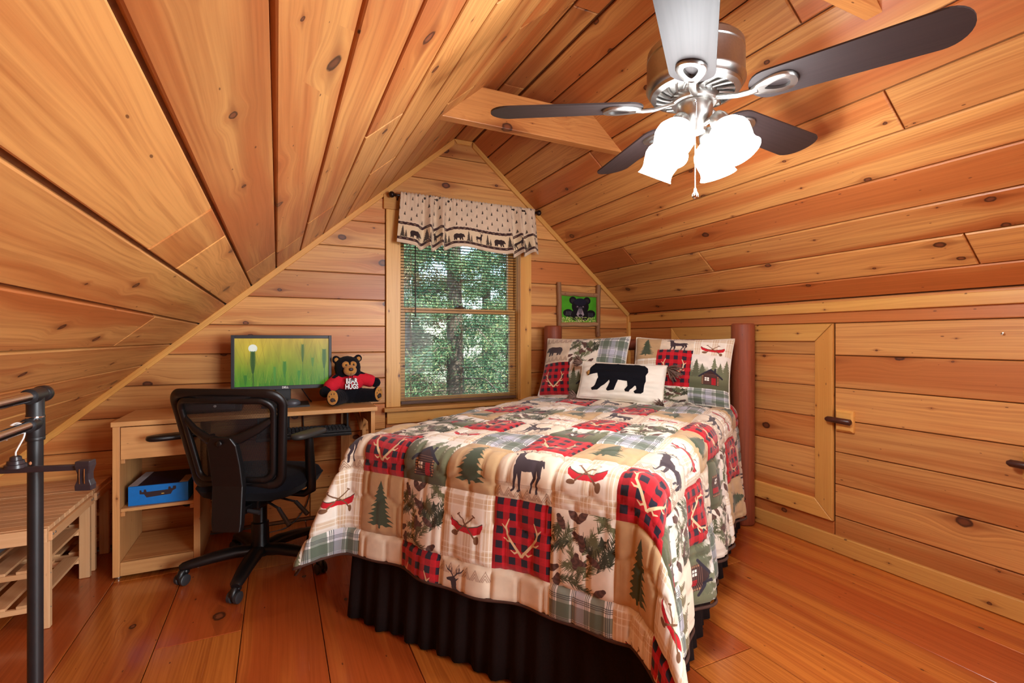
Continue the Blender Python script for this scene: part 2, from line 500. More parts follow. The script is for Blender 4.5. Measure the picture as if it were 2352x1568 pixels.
while d < lenL:
    d0, d1 = max(d, 0.004), min(d + 0.1915, lenL)
    if d1 - d0 > 0.02:
        for r in rects(-GY, -YB, d0, d1, [-c for c in lcuts.get(k, (random.uniform(0, 3),))]):
            plank(ceiling, r, LM, W_CEIL, gap=0.011, ch=0.003)
    d += 0.1915; k += 1
rcuts = {9: (1.07,), 10: (2.39, -0.5), 11: (1.06,), 7: (1.3, -0.6), 8: (2.9,), 6: (0.5, 2.6), 5: (1.7,), 4: (2.2,), 3: (0.8,)}
d, k = 1.871 - 0.19 * 10, 0
while d < lenR - 0.02:
    d0, d1 = max(d, 0.004), min(d + 0.19, lenR)
    if d1 - d0 > 0.02:
        kk = k + 3
        for r in rects(YB, GY, d0, d1, {4: (1.07,), 7: (2.39,), 8: (1.06,), 3: (1.9,), 5: (-0.3,), 6: (3.0, -0.7), 2: (2.6, 0.7), 1: (1.2,)}.get(k - 1, (random.uniform(-1, 0.5),))):
            plank(ceiling, r, RM2, W_CEIL, gap=0.006, ch=0.005)
    d += 0.19; k += 1
for r in rects(YB, GY, 1.236, 1.375, (1.92, 2.69, 0.4)): plank(ceiling, r, CM, W_CEIL)

# left foot of the slope and the wall behind the camera
wl = MB().bx((LX - 0.12, YB, -0.02), (LX - PT, GY + GT, LZ + 0.1)).build('wall_left', W_DARK)
tag(wl, kind='structure')
plank(wl, [(YB, 0.002), (GY, 0.002), (GY, LZ), (YB, LZ)], frame((LX, 0, 0), (0, 1, 0), (0, 0, 1), (1, 0, 0)), W_WALL)
wf = MB()
wf.prism([(LX, 0), (RX, 0), (RX, RZ), (1.379, 2.771), (1.227, 2.769), (LX, LZ)], 0, 0.12, frame((0, YB, 0), (1, 0, 0), (0, 0, 1), (0, -1, 0)))
wall_front = wf.build('wall_front', W_WALL)
tag(wall_front, kind='structure')

# trims
nt = 0
def trim(M, poly, T, mat=W_TRIM, ch=0.002):
    global nt
    nt += 1
    o = plank(None, poly, M, mat, T=T, ch=ch, gap=0.0, name='trim_%d' % nt)
    return tag(o, kind='structure')
lr_ = math.hypot(1.227 - LX, 2.769 - LZ)
trim(frame((LX, GY, LZ), (1.227 - LX, 0, 2.769 - LZ), (-(2.769 - LZ), 0, 1.227 - LX), (0, -1, 0)) @ Matrix.Translation((0, 0, 0.018)), [(0, -0.036), (lr_ - 0.03, -0.036), (lr_, 0), (0, 0)], 0.018)
rr_ = math.hypot(RX - 1.379, 2.771 - RZ)
trim(frame((1.379, GY, 2.771), (RX - 1.379, 0, RZ - 2.771), (2.771 - RZ, 0, RX - 1.379), (0, -1, 0)) @ Matrix.Translation((0, 0, 0.018)), [(0.03, -0.036), (rr_, -0.036), (rr_, 0), (0, 0)], 0.018)
trim(GM @ Matrix.Translation((0, 0, 0.016)), [(1.25, 2.736), (1.356, 2.736), (1.379, 2.769), (1.227, 2.769)], 0.016)
trim(frame((RX - 0.022, GY, 0), (0, 0, 1), (-1, 0, 0), (0, -1, 0)) @ Matrix.Translation((0, -0.022, 0.03)), [(0.0, 0), (1.44, 0), (1.44, 0.026), (0.0, 0.026)], 0.03)
trim(RM @ Matrix.Translation((0, 0, 0.02)), [(-GY + 0.02, 1.386), (-YB, 1.386), (-YB, 1.446), (-GY + 0.02, 1.446)], 0.02, ch=0.003)
def skirt_board(name, M, poly):
    o = plank(None, poly, M, W_TRIM, T=0.018, ch=0.004, gap=0, name=name)
    tag(o, kind='structure')
skirt_board('baseboard_right', RM @ Matrix.Translation((0, 0, 0.018)), [(-GY + 0.02, 0.002), (-YB, 0.002), (-YB, 0.098), (-GY + 0.02, 0.098)])
skirt_board('baseboard_back', GM @ Matrix.Translation((0, 0, 0.018)), [(0.75, 0.002), (RX - 0.03, 0.002), (RX - 0.03, 0.098), (0.75, 0.098)])

# collar ties under the ridge
def beam(name, y0, y1, label):
    zb, zt = 2.352, 2.545
    o = MB().prism([(xl(zb) - 0.004, zb), (xr(zb) + 0.004, zb), (xr(zt) + 0.004, zt), (xl(zt) - 0.004, zt)], 0, y1 - y0, frame((0, y1, 0), (1, 0, 0), (0, 0, 1), (0, -1, 0))).build(name, W_BEAM, bevel=0.003)
    tag(o, label, 'beam', 'collar beams under the ridge')
beam('collar_beam', 2.37, 2.425, 'knotty pine collar beam across the ceiling in front of the gable wall')
beam('collar_beam', 0.965, 1.02, 'pine collar beam above the fan at the top edge of the photo')

# ------------------------------------------------------------------ printed cloth: pixel prints computed here
def rgb(r, g, b): return np.array((r / 255, g / 255, b / 255))
def vnoise(w, h, fx, fy, seed, oct=3):
    r = np.random.default_rng(seed)
    out = np.zeros((h, w)); amp = 1; tot = 0
    for o in range(oct):
        a = r.random((int(fy) + 2, int(fx) + 2))
        ys = np.linspace(0, fy - 1e-3, h); xs = np.linspace(0, fx - 1e-3, w)
        yi = ys.astype(int); xi = xs.astype(int)
        ty = (ys - yi)[:, None]; tx = (xs - xi)[None, :]
        ty = ty * ty * (3 - 2 * ty); tx = tx * tx * (3 - 2 * tx)
        g = lambda i, j: a[np.ix_(yi + i, xi + j)]
        out += amp * ((g(0, 0) * (1 - tx) + g(0, 1) * tx) * (1 - ty) + (g(1, 0) * (1 - tx) + g(1, 1) * tx) * ty)
        tot += amp; amp *= 0.5; fx *= 2; fy *= 2
    return out / tot

class Pic:
    """little painter: unit coordinates 0..W by 0..H, origin bottom left"""
    def __init__(self, W, H, res, bg):
        self.W, self.H, self.s = W, H, res / W
        self.w, self.h = res, int(round(res * H / W))
        self.a = np.empty((self.h, self.w, 3)); self.a[:] = bg
    def _box(self, x0, y0, x1, y1):
        i0 = max(0, int(x0 * self.s) - 1); i1 = min(self.w, int(x1 * self.s) + 2)
        j0 = max(0, int(y0 * self.s) - 1); j1 = min(self.h, int(y1 * self.s) + 2)
        if i1 <= i0 or j1 <= j0: return None
        X, Y = np.meshgrid((np.arange(i0, i1) + 0.5) / self.s, (np.arange(j0, j1) + 0.5) / self.s)
        return slice(j0, j1), slice(i0, i1), X, Y
    def put(self, sl, m, col, al=1.0):
        r = self.a[sl[0], sl[1]]
        m = (m * al)[..., None]
        self.a[sl[0], sl[1]] = r * (1 - m) + np.asarray(col) * m
    def poly(self, pts, col, al=1.0):
        p = np.array(pts, float)
        b = self._box(p[:, 0].min(), p[:, 1].min(), p[:, 0].max(), p[:, 1].max())
        if b is None: return self
        X, Y = b[2], b[3]
        ins = np.zeros(X.shape, bool)
        for i in range(len(p)):
            x0, y0 = p[i - 1]; x1, y1 = p[i]
            if y0 == y1: continue
            ins ^= ((y0 > Y) != (y1 > Y)) & (X < (x1 - x0) * (Y - y0) / (y1 - y0) + x0)
        self.put(b, ins.astype(float), col, al)
        return self
    def line(self, pts, wd, col, al=1.0):
        if not hasattr(wd, '__len__'): wd = [wd] * len(pts)
        for (a, b, w0, w1) in zip(pts, pts[1:], wd, wd[1:]):
            m = max(w0, w1)
            bb = self._box(min(a[0], b[0]) - m, min(a[1], b[1]) - m, max(a[0], b[0]) + m, max(a[1], b[1]) + m)
            if bb is None: continue
            X, Y = bb[2], bb[3]
            dx, dy = b[0] - a[0], b[1] - a[1]
            t = np.clip(((X - a[0]) * dx + (Y - a[1]) * dy) / max(1e-9, dx * dx + dy * dy), 0, 1)
            d = np.hypot(X - a[0] - t * dx, Y - a[1] - t * dy)
            self.put(bb, np.clip((w0 + (w1 - w0) * t) / 2 * self.s - d * self.s + 0.5, 0, 1), col, al)
        return self
    def ell(self, cx, cy, rx, ry, col, al=1.0, soft=0.0):
        b = self._box(cx - rx * (1 + soft), cy - ry * (1 + soft), cx + rx * (1 + soft), cy + ry * (1 + soft))
        if b is None: return self
        d = np.sqrt(((b[2] - cx) / rx) ** 2 + ((b[3] - cy) / ry) ** 2)
        m = np.clip((1 - d) * rx * self.s + 0.5, 0, 1) if not soft else np.clip((1 + soft - d) / (2 * soft), 0, 1)
        self.put(b, m, col, al)
        return self
    def paste(self, other, x0, y0, x1, y1):
        i0, i1 = int(x0 * self.s), int(x1 * self.s); j0, j1 = int(y0 * self.s), int(y1 * self.s)
        ii = (np.linspace(0, 0.999, i1 - i0) * other.w).astype(int); jj = (np.linspace(0, 0.999, j1 - j0) * other.h).astype(int)
        self.a[j0:j1, i0:i1] = other.a[np.ix_(jj, ii)]
        return self
    def image(self, name):
        im = bpy.data.images.new(name, self.w, self.h, alpha=False)
        px = np.ones((self.h, self.w, 4), np.float32)
        px[..., :3] = np.clip(self.a, 0, 1)
        im.pixels.foreach_set(px.ravel())
        im.update()
        im.pack()
        return im

def cloth_mat(name, pic, rough=0.85, weave=0.0025, bump=0.15, sheen=0.25, emit=0.0):
    g = NG(name)
    uv = g.n('TexCoord').outputs['UV']
    im = g.n('TexImage', {'Vector': uv}, image=pic.image(name), extension='EXTEND').outputs[0]
    if emit:
        b = g.n('BsdfPrincipled', {'Base Color': (0.02, 0.02, 0.02, 1), 'Roughness': 0.3, 'Emission Color': im, 'Emission Strength': emit})
        return g.out(b.outputs[0])
    nz = g.n('TexNoise', {'Vector': g.n('TexCoord').outputs['Object'], 'Scale': 1.0 / weave, 'Detail': 2.0}).outputs[0]
    bp = g.n('Bump', {'Strength': bump, 'Distance': 0.001, 'Height': nz}).outputs[0]
    return g.out(g.n('BsdfPrincipled', {'Base Color': im, 'Roughness': rough, 'Normal': bp, 'Sheen Weight': sheen, 'Specular IOR Level': 0.25}).outputs[0])

C_CREAM = rgb(226, 216, 200); C_TAN = rgb(186, 154, 112); C_RED = rgb(190, 18, 34); C_NAVY = rgb(34, 28, 44)
C_BROWN = rgb(66, 46, 40); C_GREEN = rgb(66, 78, 56); C_BONE = rgb(222, 196, 150)

def m_tree(p, cx, y0, h, w, col, seed=0, tiers=9):
    r = random.Random(seed)
    p.line([(cx, y0), (cx, y0 + h)], [w * 0.07, w * 0.02], col)
    for k in range(tiers):
        t = k / tiers
        y = y0 + h * (0.06 + 0.9 * t)
        ww = w * 0.5 * (1 - t) ** 0.85 + w * 0.04
        for sgn in (-1, 1):
            e = ww * r.uniform(0.8, 1.1)
            dh = h / tiers
            p.poly([(cx, y + dh * 1.5), (cx + sgn * e * 0.55, y + dh * 0.5), (cx + sgn * e, y - dh * r.uniform(0.0, 0.4)), (cx + sgn * e * 0.7, y - dh * 0.1), (cx + sgn * e * 0.45, y - dh * 0.35), (cx + sgn * e * 0.2, y), (cx, y - dh * 0.2)], col)
def m_antlers(p, cx, y, s, col, wd):
    for g in (-1, 1):
        f = lambda a, b: (cx + g * a * s, y + b * s)
        p.line([f(0.06, 0), f(0.16, 0.1), f(0.3, 0.26), f(0.42, 0.42), f(0.44, 0.62), f(0.36, 0.8)], [wd, wd, wd * 0.9, wd * 0.8, wd * 0.6, wd * 0.4], col)
        p.line([f(0.44, 0.55), f(0.55, 0.66)], [wd * 0.7, wd * 0.3], col)
        p.line([f(0.3, 0.26), f(0.42, 0.26), f(0.5, 0.32)], [wd * 0.7, wd * 0.6, wd * 0.3], col)
        p.line([f(0.1, 0.04), f(0.2, -0.02), f(0.3, 0.04)], [wd * 0.7, wd * 0.6, wd * 0.3], col)
        p.line([f(0.06, 0), f(0.02, -0.06)], [wd, wd], col)
def m_deer(p, cx, y, s, col, flip=1):
    f = lambda a, b: (cx + flip * a * s, y + b * s)
    p.poly([f(*q) for q in [(-0.31, 0.62), (-0.27, 0.5), (-0.18, 0.44), (-0.02, 0.41), (0.14, 0.42), (0.24, 0.44), (0.34, 0.48), (0.38, 0.56), (0.36, 0.64), (0.3, 0.69), (0.1, 0.66), (-0.06, 0.67), (-0.16, 0.74), (-0.17, 0.86), (-0.2, 0.95), (-0.27, 0.98), (-0.36, 0.95), (-0.47, 0.91), (-0.46, 0.87), (-0.34, 0.86), (-0.31, 0.76)]], col)
    p.poly([f(-0.2, 0.93), f(-0.1, 0.98), f(-0.18, 0.89)], col)
    for pts in ([(-0.24, 0.5), (-0.23, 0.28), (-0.27, 0.03), (-0.31, 0.0)], [(-0.15, 0.46), (-0.11, 0.26), (-0.12, 0.02), (-0.16, 0.0)], [(0.2, 0.48), (0.25, 0.32), (0.18, 0.2), (0.16, 0.02), (0.12, 0.0)], [(0.31, 0.52), (0.36, 0.34), (0.30, 0.2), (0.31, 0.02), (0.27, 0.0)]):
        p.line([f(*q) for q in pts], [0.13 * s, 0.07 * s, 0.042 * s, 0.045 * s], col)
    for g in (-1, 1):
        b = -0.26
        p.line([f(b, 0.96), f(b + g * 0.1, 1.06), f(b + g * 0.2, 1.1), f(b + g * 0.25, 1.17)], [0.03 * s, 0.028 * s, 0.024 * s, 0.012 * s], col)
        p.line([f(b + g * 0.08, 1.04), f(b + g * 0.07, 1.15)], [0.024 * s, 0.012 * s], col)
        p.line([f(b + g * 0.15, 1.08), f(b + g * 0.15, 1.18)], [0.024 * s, 0.012 * s], col)
    p.line([f(0.36, 0.64), f(0.42, 0.53)], [0.06 * s, 0.03 * s], col)
def m_bear(p, cx, y, s, col, flip=1):
    f = lambda a, b: (cx + flip * a * s, y + b * s)
    p.poly([f(*q) for q in [(-0.55, 0.30), (-0.5, 0.24), (-0.42, 0.26), (-0.36, 0.28), (-0.33, 0.2), (-0.38, 0.03), (-0.4, 0), (-0.28, 0), (-0.22, 0.12), (-0.18, 0.2), (-0.16, 0.02), (-0.18, 0), (-0.06, 0), (-0.02, 0.18), (0.16, 0.18), (0.2, 0.1), (0.18, 0), (0.3, 0), (0.32, 0.1), (0.36, 0.1), (0.36, 0), (0.46, 0), (0.47, 0.2), (0.5, 0.35), (0.44, 0.5), (0.3, 0.56), (0.05, 0.54), (-0.18, 0.57), (-0.34, 0.52), (-0.4, 0.52), (-0.44, 0.46), (-0.5, 0.36)]], col)
def m_canoe(p, cx, cy, s, red=True):
    f = lambda a, b: (cx + a * s, cy + b * s)
    wd = rgb(120, 84, 58)
    c = C_RED if red else C_BROWN
    p.line([f(-0.24, 0.26), f(0.3, -0.26)], 0.035 * s, wd); 
    p.line([f(0.24, 0.26), f(-0.26, -0.2)], 0.035 * s, wd)
    top = [(-0.5, 0.18), (-0.44, 0.1), (-0.2, 0.0), (0.1, -0.02), (0.36, 0.04), (0.5, 0.12)]
    bot = [(0.52, 0.02), (0.46, -0.12), (0.3, -0.18), (0, -0.16), (-0.3, -0.14), (-0.46, -0.04), (-0.52, 0.1)]
    p.poly([f(*q) for q in top + bot], c)
    p.line([f(*q) for q in top], 0.022 * s, rgb(66, 60, 44))
    p.line([f(-0.1, 0.13), f(0.3, -0.24)], 0.035 * s, wd); p.line([f(0.08, 0.12), f(-0.24, -0.16)], 0.035 * s, wd)
    p.ell(*f(0.36, -0.3), 0.07 * s, 0.1 * s, wd); p.ell(*f(-0.34, -0.22), 0.11 * s, 0.07 * s, wd)
    p.line([f(-0.28, 0.26), f(-0.22, 0.3)], 0.035 * s, wd); p.line([f(0.21, 0.3), f(0.28, 0.26)], 0.035 * s, wd)
def m_cabin(p, cx, y, s):
    f = lambda a, b: (cx + a * s, y + b * s)
    p.poly([f(-0.32, 0), f(0.34, 0), f(0.34, 0.42), f(0.02, 0.72), f(-0.32, 0.42)], rgb(58, 34, 32))
    for k in range(9): p.line([f(-0.33, 0.05 + k * 0.055), f(0.35, 0.05 + k * 0.055)], 0.012 * s, rgb(150, 112, 92), 0.8)
    p.line([f(-0.42, 0.38), f(0.0, 0.74), f(0.46, 0.36)], 0.075 * s, rgb(40, 36, 48))
    p.poly([f(0.14, 0.56), f(0.14, 0.8), f(0.22, 0.8), f(0.22, 0.5)], rgb(40, 36, 48))
    for a in (-0.28, 0.3):
        for k in range(6): p.ell(*f(a, 0.05 + k * 0.07), 0.03 * s, 0.022 * s, rgb(170, 126, 88))
    p.poly([f(0.06, 0.02), f(0.22, 0.02), f(0.22, 0.34), f(0.06, 0.34)], rgb(170, 22, 34))
    for k in range(3): p.line([f(0.1 + k * 0.04, 0.03), f(0.1 + k * 0.04, 0.33)], 0.008 * s, rgb(110, 12, 22))
    p.poly([f(-0.2, 0.18), f(-0.04, 0.18), f(-0.04, 0.34), f(-0.2, 0.34)], rgb(240, 238, 226))
    p.line([f(-0.12, 0.18), f(-0.12, 0.34)], 0.02 * s, rgb(60, 40, 36)); p.line([f(-0.2, 0.26), f(-0.04, 0.26)], 0.02 * s, rgb(60, 40, 36))

PR = 232
def base_cloth(col, seed):
    p = Pic(1, 1.1, PR, col)
    p.a *= 0.95 + 0.1 * vnoise(p.w, p.h, 8, 8, seed)[..., None]
    return p
def chevrons(p, y0, y1, col, n=6):
    h = (y1 - y0)
    for k in range(n):
        for j in range(3):
            x = (k + 0.5) / n; e = h * (0.5 - 0.16 * j)
            w = 0.5 / n * (1 - 0.3 * j)
            p.line([(x - w, y0 + 0.1 * h), (x, y0 + 0.1 * h + e * 1.6), (x + w, y0 + 0.1 * h)], 0.014, col, 0.8)
def pr_red(p=None, ant=True):
    p = Pic(1, 1.1, PR, C_RED)
    n = 4.5
    Y, X = np.mgrid[0:p.h, 0:p.w] / p.s
    a = (np.floor(X * n * 2 + 0.5) % 2).astype(bool); b = (np.floor(Y * n * 2) % 2).astype(bool)
    p.a[a ^ b] = C_RED * np.array([0.86, 0.7, 0.75]); p.a[a & b] = C_NAVY
    p.a *= 0.94 + 0.12 * vnoise(p.w, p.h, 60, 60, 3)[..., None]
    if ant: m_antlers(p, 0.5, 0.3, 0.62, C_BONE, 0.045)
    return p
def pr_tree(): 
    p = base_cloth(C_TAN, 5); m_tree(p, 0.5, 0.14, 0.82, 0.62, C_GREEN, 4, 9); return p
def pr_deer():
    p = base_cloth(C_CREAM * np.array([0.97, 0.94, 0.9]), 6)
    chevrons(p, 0.86, 1.05, rgb(160, 132, 112)); chevrons(p, 0.02, 0.2, rgb(150, 120, 98))
    for k in range(46): p.line([(k / 46, 0.2), (k / 46, 0.24)], 0.008, rgb(150, 120, 98), 0.7)
    p.line([(0, 0.25), (1, 0.25)], 0.008, rgb(150, 120, 98), 0.6)
    m_deer(p, 0.52, 0.14, 0.72, rgb(58, 44, 50)); return p
def pr_bear():
    p = base_cloth(C_CREAM * np.array([0.97, 0.92, 0.86]), 7)
    chevrons(p, 0.78, 1.05, rgb(150, 118, 98)); chevrons(p, 0.04, 0.26, rgb(150, 118, 98))
    m_bear(p, 0.42, 0.3, 0.62, rgb(62, 46, 48)); return p
def stripes(p, xs, ys, col, al):
    for x, w in xs: p.line([(x, -0.1), (x, 1.3)], w, col, al)
    for y, w in ys: p.line([(-0.1, y), (1.2, y)], w, col, al)
def pr_canoe():
    p = base_cloth(rgb(232, 224, 210), 8)
    stripes(p, [(0.1, 0.14), (0.55, 0.14), (0.92, 0.14)], [(0.16, 0.12), (0.95, 0.14), (0.55, 0.05)], rgb(190, 152, 106), 0.38)
    stripes(p, [(x + dx, 0.012) for x in (0.1, 0.55, 0.92) for dx in (-0.1, -0.03, 0.03, 0.1)], [(y + dy, 0.012) for y in (0.16, 0.95) for dy in (-0.09, 0, 0.09)], rgb(240, 236, 226), 0.8)
    m_canoe(p, 0.5, 0.56, 0.62); return p
def pr_plaid():
    p = base_cloth(rgb(226, 226, 222), 9)
    stripes(p, [(0.24, 0.2), (0.78, 0.2)], [(0.26, 0.2), (0.8, 0.2)], rgb(62, 76, 58), 0.58)
    stripes(p, [(0.5, 0.16)], [(0.53, 0.16)], rgb(150, 150, 176), 0.45)
    stripes(p, [(x + d, 0.01) for x in (0.08, 0.4, 0.62, 0.94) for d in (-0.025, 0, 0.025)], [(y + d, 0.01) for y in (0.1, 0.42, 0.66, 0.98) for d in (-0.025, 0, 0.025)], rgb(54, 58, 60), 0.75)
    return p
def pr_camo(seed=1):
    p = base_cloth(rgb(224, 214, 198), 10 + seed)
    r = random.Random(seed)
    for k in range(24):
        cx, cy, a = r.random(), r.random() * 1.1, r.uniform(0, 6.28)
        g = [rgb(74, 78, 50), rgb(96, 98, 66), rgb(52, 54, 38)][k % 3]
        for j in range(50):
            t = r.random() * 0.36
            bx, by = cx + math.cos(a) * t, cy + math.sin(a) * t
            b = a + r.choice((-1, 1)) * r.uniform(0.3, 0.9); l = r.uniform(0.07, 0.14)
            p.line([(bx, by), (bx + math.cos(b) * l, by + math.sin(b) * l)], [0.014, 0.004], g)
    for k in range(11):
        cx, cy = r.random(), r.random() * 1.1
        a = r.uniform(0, 3.14)
        for j in range(-3, 4):
            p.ell(cx + math.cos(a) * j * 0.03, cy + math.sin(a) * j * 0.03, 0.062 - abs(j) * 0.009, 0.05 - abs(j) * 0.007, rgb(78, 52, 44) if j % 2 else rgb(98, 66, 56))
    return p
def pr_cabin():
    p = base_cloth(rgb(228, 222, 212), 14)
    n = vnoise(p.w, p.h, 7, 5, 44)
    Y = np.mgrid[0:p.h, 0:p.w][0] / p.s
    m = np.clip((0.5 + n * 0.5 - Y) * 4, 0, 1)[..., None]
    p.a = p.a * (1 - m) + rgb(104, 106, 78) * m
    for k, (x, h) in enumerate(((0.14, 0.6), (0.3, 0.44), (0.76, 0.5), (0.92, 0.62), (0.6, 0.66))): m_tree(p, x, 0.34, h, 0.3, rgb(112, 116, 88) * (0.8 + 0.06 * k), k, 7)
    m = np.clip((0.3 - Y) * 6, 0, 1)[..., None]
    p.a = p.a * (1 - m) + rgb(84, 86, 62) * m
    m_cabin(p, 0.52, 0.12, 0.66); return p
def pr_trees():
    p = base_cloth(rgb(226, 212, 188), 15)
    for k, (x, h) in enumerate(((0.12, 0.4), (0.28, 0.3), (0.52, 0.55), (0.64, 0.42), (0.84, 0.34), (0.94, 0.24))): m_tree(p, x, -0.02, h, 0.2, rgb(122, 112, 82), k + 9, 7)
    return p
PRINTS = {'red': pr_red(), 'tree': pr_tree(), 'deer': pr_deer(), 'bear': pr_bear(), 'canoe': pr_canoe(), 'plaid': pr_plaid(), 'camo': pr_camo(), 'cabin': pr_cabin(), 'trees': pr_trees()}
PMAT = {k: cloth_mat('print_' + k, p) for k, p in PRINTS.items()}

# ------------------------------------------------------------------ window
NICKEL = plain('brushed_nickel', (176, 174, 170), 0.34, 1.0, noise=0.08, nscale=120)
CHROME = plain('chrome', (220, 222, 226), 0.12, 1.0)
BLACKP = plain('black_plastic', (26, 25, 27), 0.42, noise=0.2)
BRONZE = plain('dark_bronze', (46, 32, 28), 0.35, 0.6)
def glass_mat():
    g = NG('window_glass')
    fr = g.n('Fresnel', {'IOR': 1.45}).outputs[0]
    mx = g.n('MixShader', {0: g.math('MULTIPLY', fr, 0.15), 1: g.n('BsdfTransparent', {'Color': (0.93, 0.97, 0.95, 1)}).outputs[0], 2: g.n('BsdfGlossy', {'Roughness': 0.02}).outputs[0]})
    return g.out(mx.outputs[0])
GLASS = glass_mat()

win = thing('window_1', kind='structure', loc=(1.3, GY, 0.72))
def W(b, name, mat, bevel=0.003, parent=win):
    o = b.build(name, mat, parent, bevel=bevel)
    if parent is win: o.matrix_parent_inverse = Matrix.Translation(-Vector(win.location))
    return o
W(MB().bx((0.708, GY - 0.02, 0.735), (0.812, GY - 0.001, 2.17)), 'casing', W_TRIMZ)
W(MB().bx((1.791, GY - 0.02, 0.735), (1.893, GY - 0.001, 2.17)), 'casing', W_TRIMZ)
W(MB().bx((0.690, GY - 0.026, 2.17), (1.912, GY - 0.001, 2.275)), 'head_casing', W_TRIM)
W(MB().bx((0.690, GY - 0.055, 0.705), (1.912, GY + 0.12, 0.733)), 'stool', W_TRIM)
W(MB().bx((0.715, GY - 0.02, 0.615), (1.888, GY - 0.001, 0.705)), 'apron', W_TRIM)
W(MB().bx((WX0 + 0.001, GY + 0.001, 0.734), (WX0 + 0.019, GY + 0.165, 2.17)), 'jamb', W_TRIMZ)
W(MB().bx((WX1 - 0.019, GY + 0.001, 0.734), (WX1 - 0.001, GY + 0.165, 2.17)), 'jamb', W_TRIMZ)
W(MB().bx((WX0 + 0.001, GY + 0.001, 2.17), (WX1 - 0.001, GY + 0.165, 2.195)), 'head_jamb', W_TRIM)
def sash(y, z0, z1, bot, top):
    a, b2 = WX0 + 0.02, WX1 - 0.02
    s = MB()
    s.bx((a, y, z0), (a + 0.05, y + 0.03, z1)); s.bx((b2 - 0.05, y, z0), (b2, y + 0.03, z1))
    s.bx((a + 0.05, y, z0), (b2 - 0.05, y + 0.03, z0 + bot)); s.bx((a + 0.05, y, z1 - top), (b2 - 0.05, y + 0.03, z1))
    o = W(s, 'sash', W_TRIM, 0.002)
    p = MB().bx((a + 0.045, y + 0.012, z0 + bot - 0.005), (b2 - 0.045, y + 0.018, z1 - top + 0.005)).build('pane', GLASS, o)
sash(GY + 0.066, 0.735, 1.468, 0.055, 0.04)
sash(GY + 0.099, 1.43, 2.168, 0.038, 0.05)
W(MB().bx((1.26, GY + 0.06, 1.469), (1.34, GY + 0.09, 1.482)).bx((1.285, GY + 0.055, 1.48), (1.32, GY + 0.085, 1.492)), 'sash_lock', BRONZE)

# ------------------------------------------------------------------ slatted blind
SLAT = wood('blind_slat', (92, 60, 40), (62, 38, 26), (78, 48, 34), knots=0.0, bump=0.0)
bl = thing('window_blind', 'brown wooden slatted blind hanging open inside the window', 'blind', (1.3, GY + 0.032, 0.745))
def BL(b, name, mat, **k): return b.build(name, mat, bl, **k)
BL(MB().bx((-0.478, -0.016, 1.385), (0.478, 0.016, 1.42)), 'headrail', SLAT, bevel=0.003)
pr_ = [(-0.0125, -0.0032), (-0.004, 0.0006), (0.004, 0.0012), (0.0125, 0.0028)]
sl = MB()
sl.loft([[(x, y, z + h) for (y, z) in pr_] + [(x, y, z + h - 0.0016) for (y, z) in pr_[::-1]] for x, h in ((-0.474, 0), (0.474, 0))], True)
sm = sl.mesh('slat', SLAT)
for k in range(60):
    o = bpy.data.objects.new('slat', sm); link(o, bl)
    o.location = (0, 0, 0.04 + k * 0.0222)
    o.rotation_euler = (math.radians(-17), 0, 0)
BL(MB().bx((-0.476, -0.013, 0.0), (0.476, 0.013, 0.022)), 'bottom_rail', SLAT, bevel=0.003)
for x in (-0.40, 0.0, 0.40):
    s = MB(); s.cyl((x, -0.0135, 0.02), (x, -0.0135, 1.39), 0.0008, n=5); s.cyl((x, 0.0135, 0.02), (x, 0.0135, 1.39), 0.0008, n=5)
    BL(s, 'ladder_cord', plain('cord_tan', (170, 130, 90), 0.8))
BL(MB().cyl((-0.372, -0.03, 0.66), (-0.372, -0.024, 1.385), 0.0045, 0.004, 8).ball((-0.372, -0.03, 0.655), 0.006, 8, 6), 'tilt_wand', BRONZE, smooth=60)

# ------------------------------------------------------------------ rod and valance
rod = thing('curtain_rod', 'dark bronze curtain rod with ball finials above the window', 'curtain rod', (1.33, GY - 0.075, 2.262))
rod_p = MB().cyl((-0.555, 0, 0), (0.565, 0, 0), 0.009, n=12)
rod_p.build('rod', BRONZE, rod, smooth=40)
for sx in (-0.56, 0.57):
    MB().lathe([(0.008, 0), (0.013, 0.004), (0.009, 0.012), (0.018, 0.02), (0.023, 0.032), (0.02, 0.044), (0.008, 0.052), (0.002, 0.054)], 16, Matrix.Translation((sx, 0, 0)) @ Matrix.Rotation(math.copysign(math.pi / 2, sx), 4, 'Y')).build('finial', BRONZE, rod, smooth=50)
    MB().cyl((sx * 0.97, 0.006, 0.0), (sx * 0.97, 0.074, -0.03), 0.006, n=8).bx((sx * 0.97 - 0.012, 0.068, -0.075), (sx * 0.97 + 0.012, 0.0745, 0.02)).build('bracket', BRONZE, rod)
vp = Pic(4.7, 1.45, 1500, rgb(220, 196, 168))
vp.a *= 0.95 + 0.1 * vnoise(vp.w, vp.h, 30, 10, 21)[..., None]
r_ = random.Random(5)
for j in range(6):
    for i in range(17):
        x = (i + (0.5 if j % 2 else 0)) * 0.36 + r_.uniform(-0.02, 0.02); y = 0.66 + j * 0.145
        vp.poly([(x - 0.028, y), (x + 0.028, y), (x + 0.006, y + 0.1), (x - 0.002, y + 0.1)], rgb(70, 58, 50))
vp.poly([(0, 0.12), (6, 0.12), (6, 0.56), (0, 0.56)], rgb(226, 202, 166))
for y in (0.53, 0.1):
    vp.poly([(0, y), (6, y), (6, y + 0.075), (0, y + 0.075)], rgb(62, 38, 38))
    for i in range(30): vp.line([(i * 0.2 + 0.06, y + 0.037), (i * 0.2 + 0.12, y + 0.037)], 0.016, rgb(170, 140, 110))
x = 0.05; kk = 0
seq = ['t', 'b', 't', 'd2', 't', 'b', 't', 'd', 't', 'b', 't', 'd', 't', 'd2']
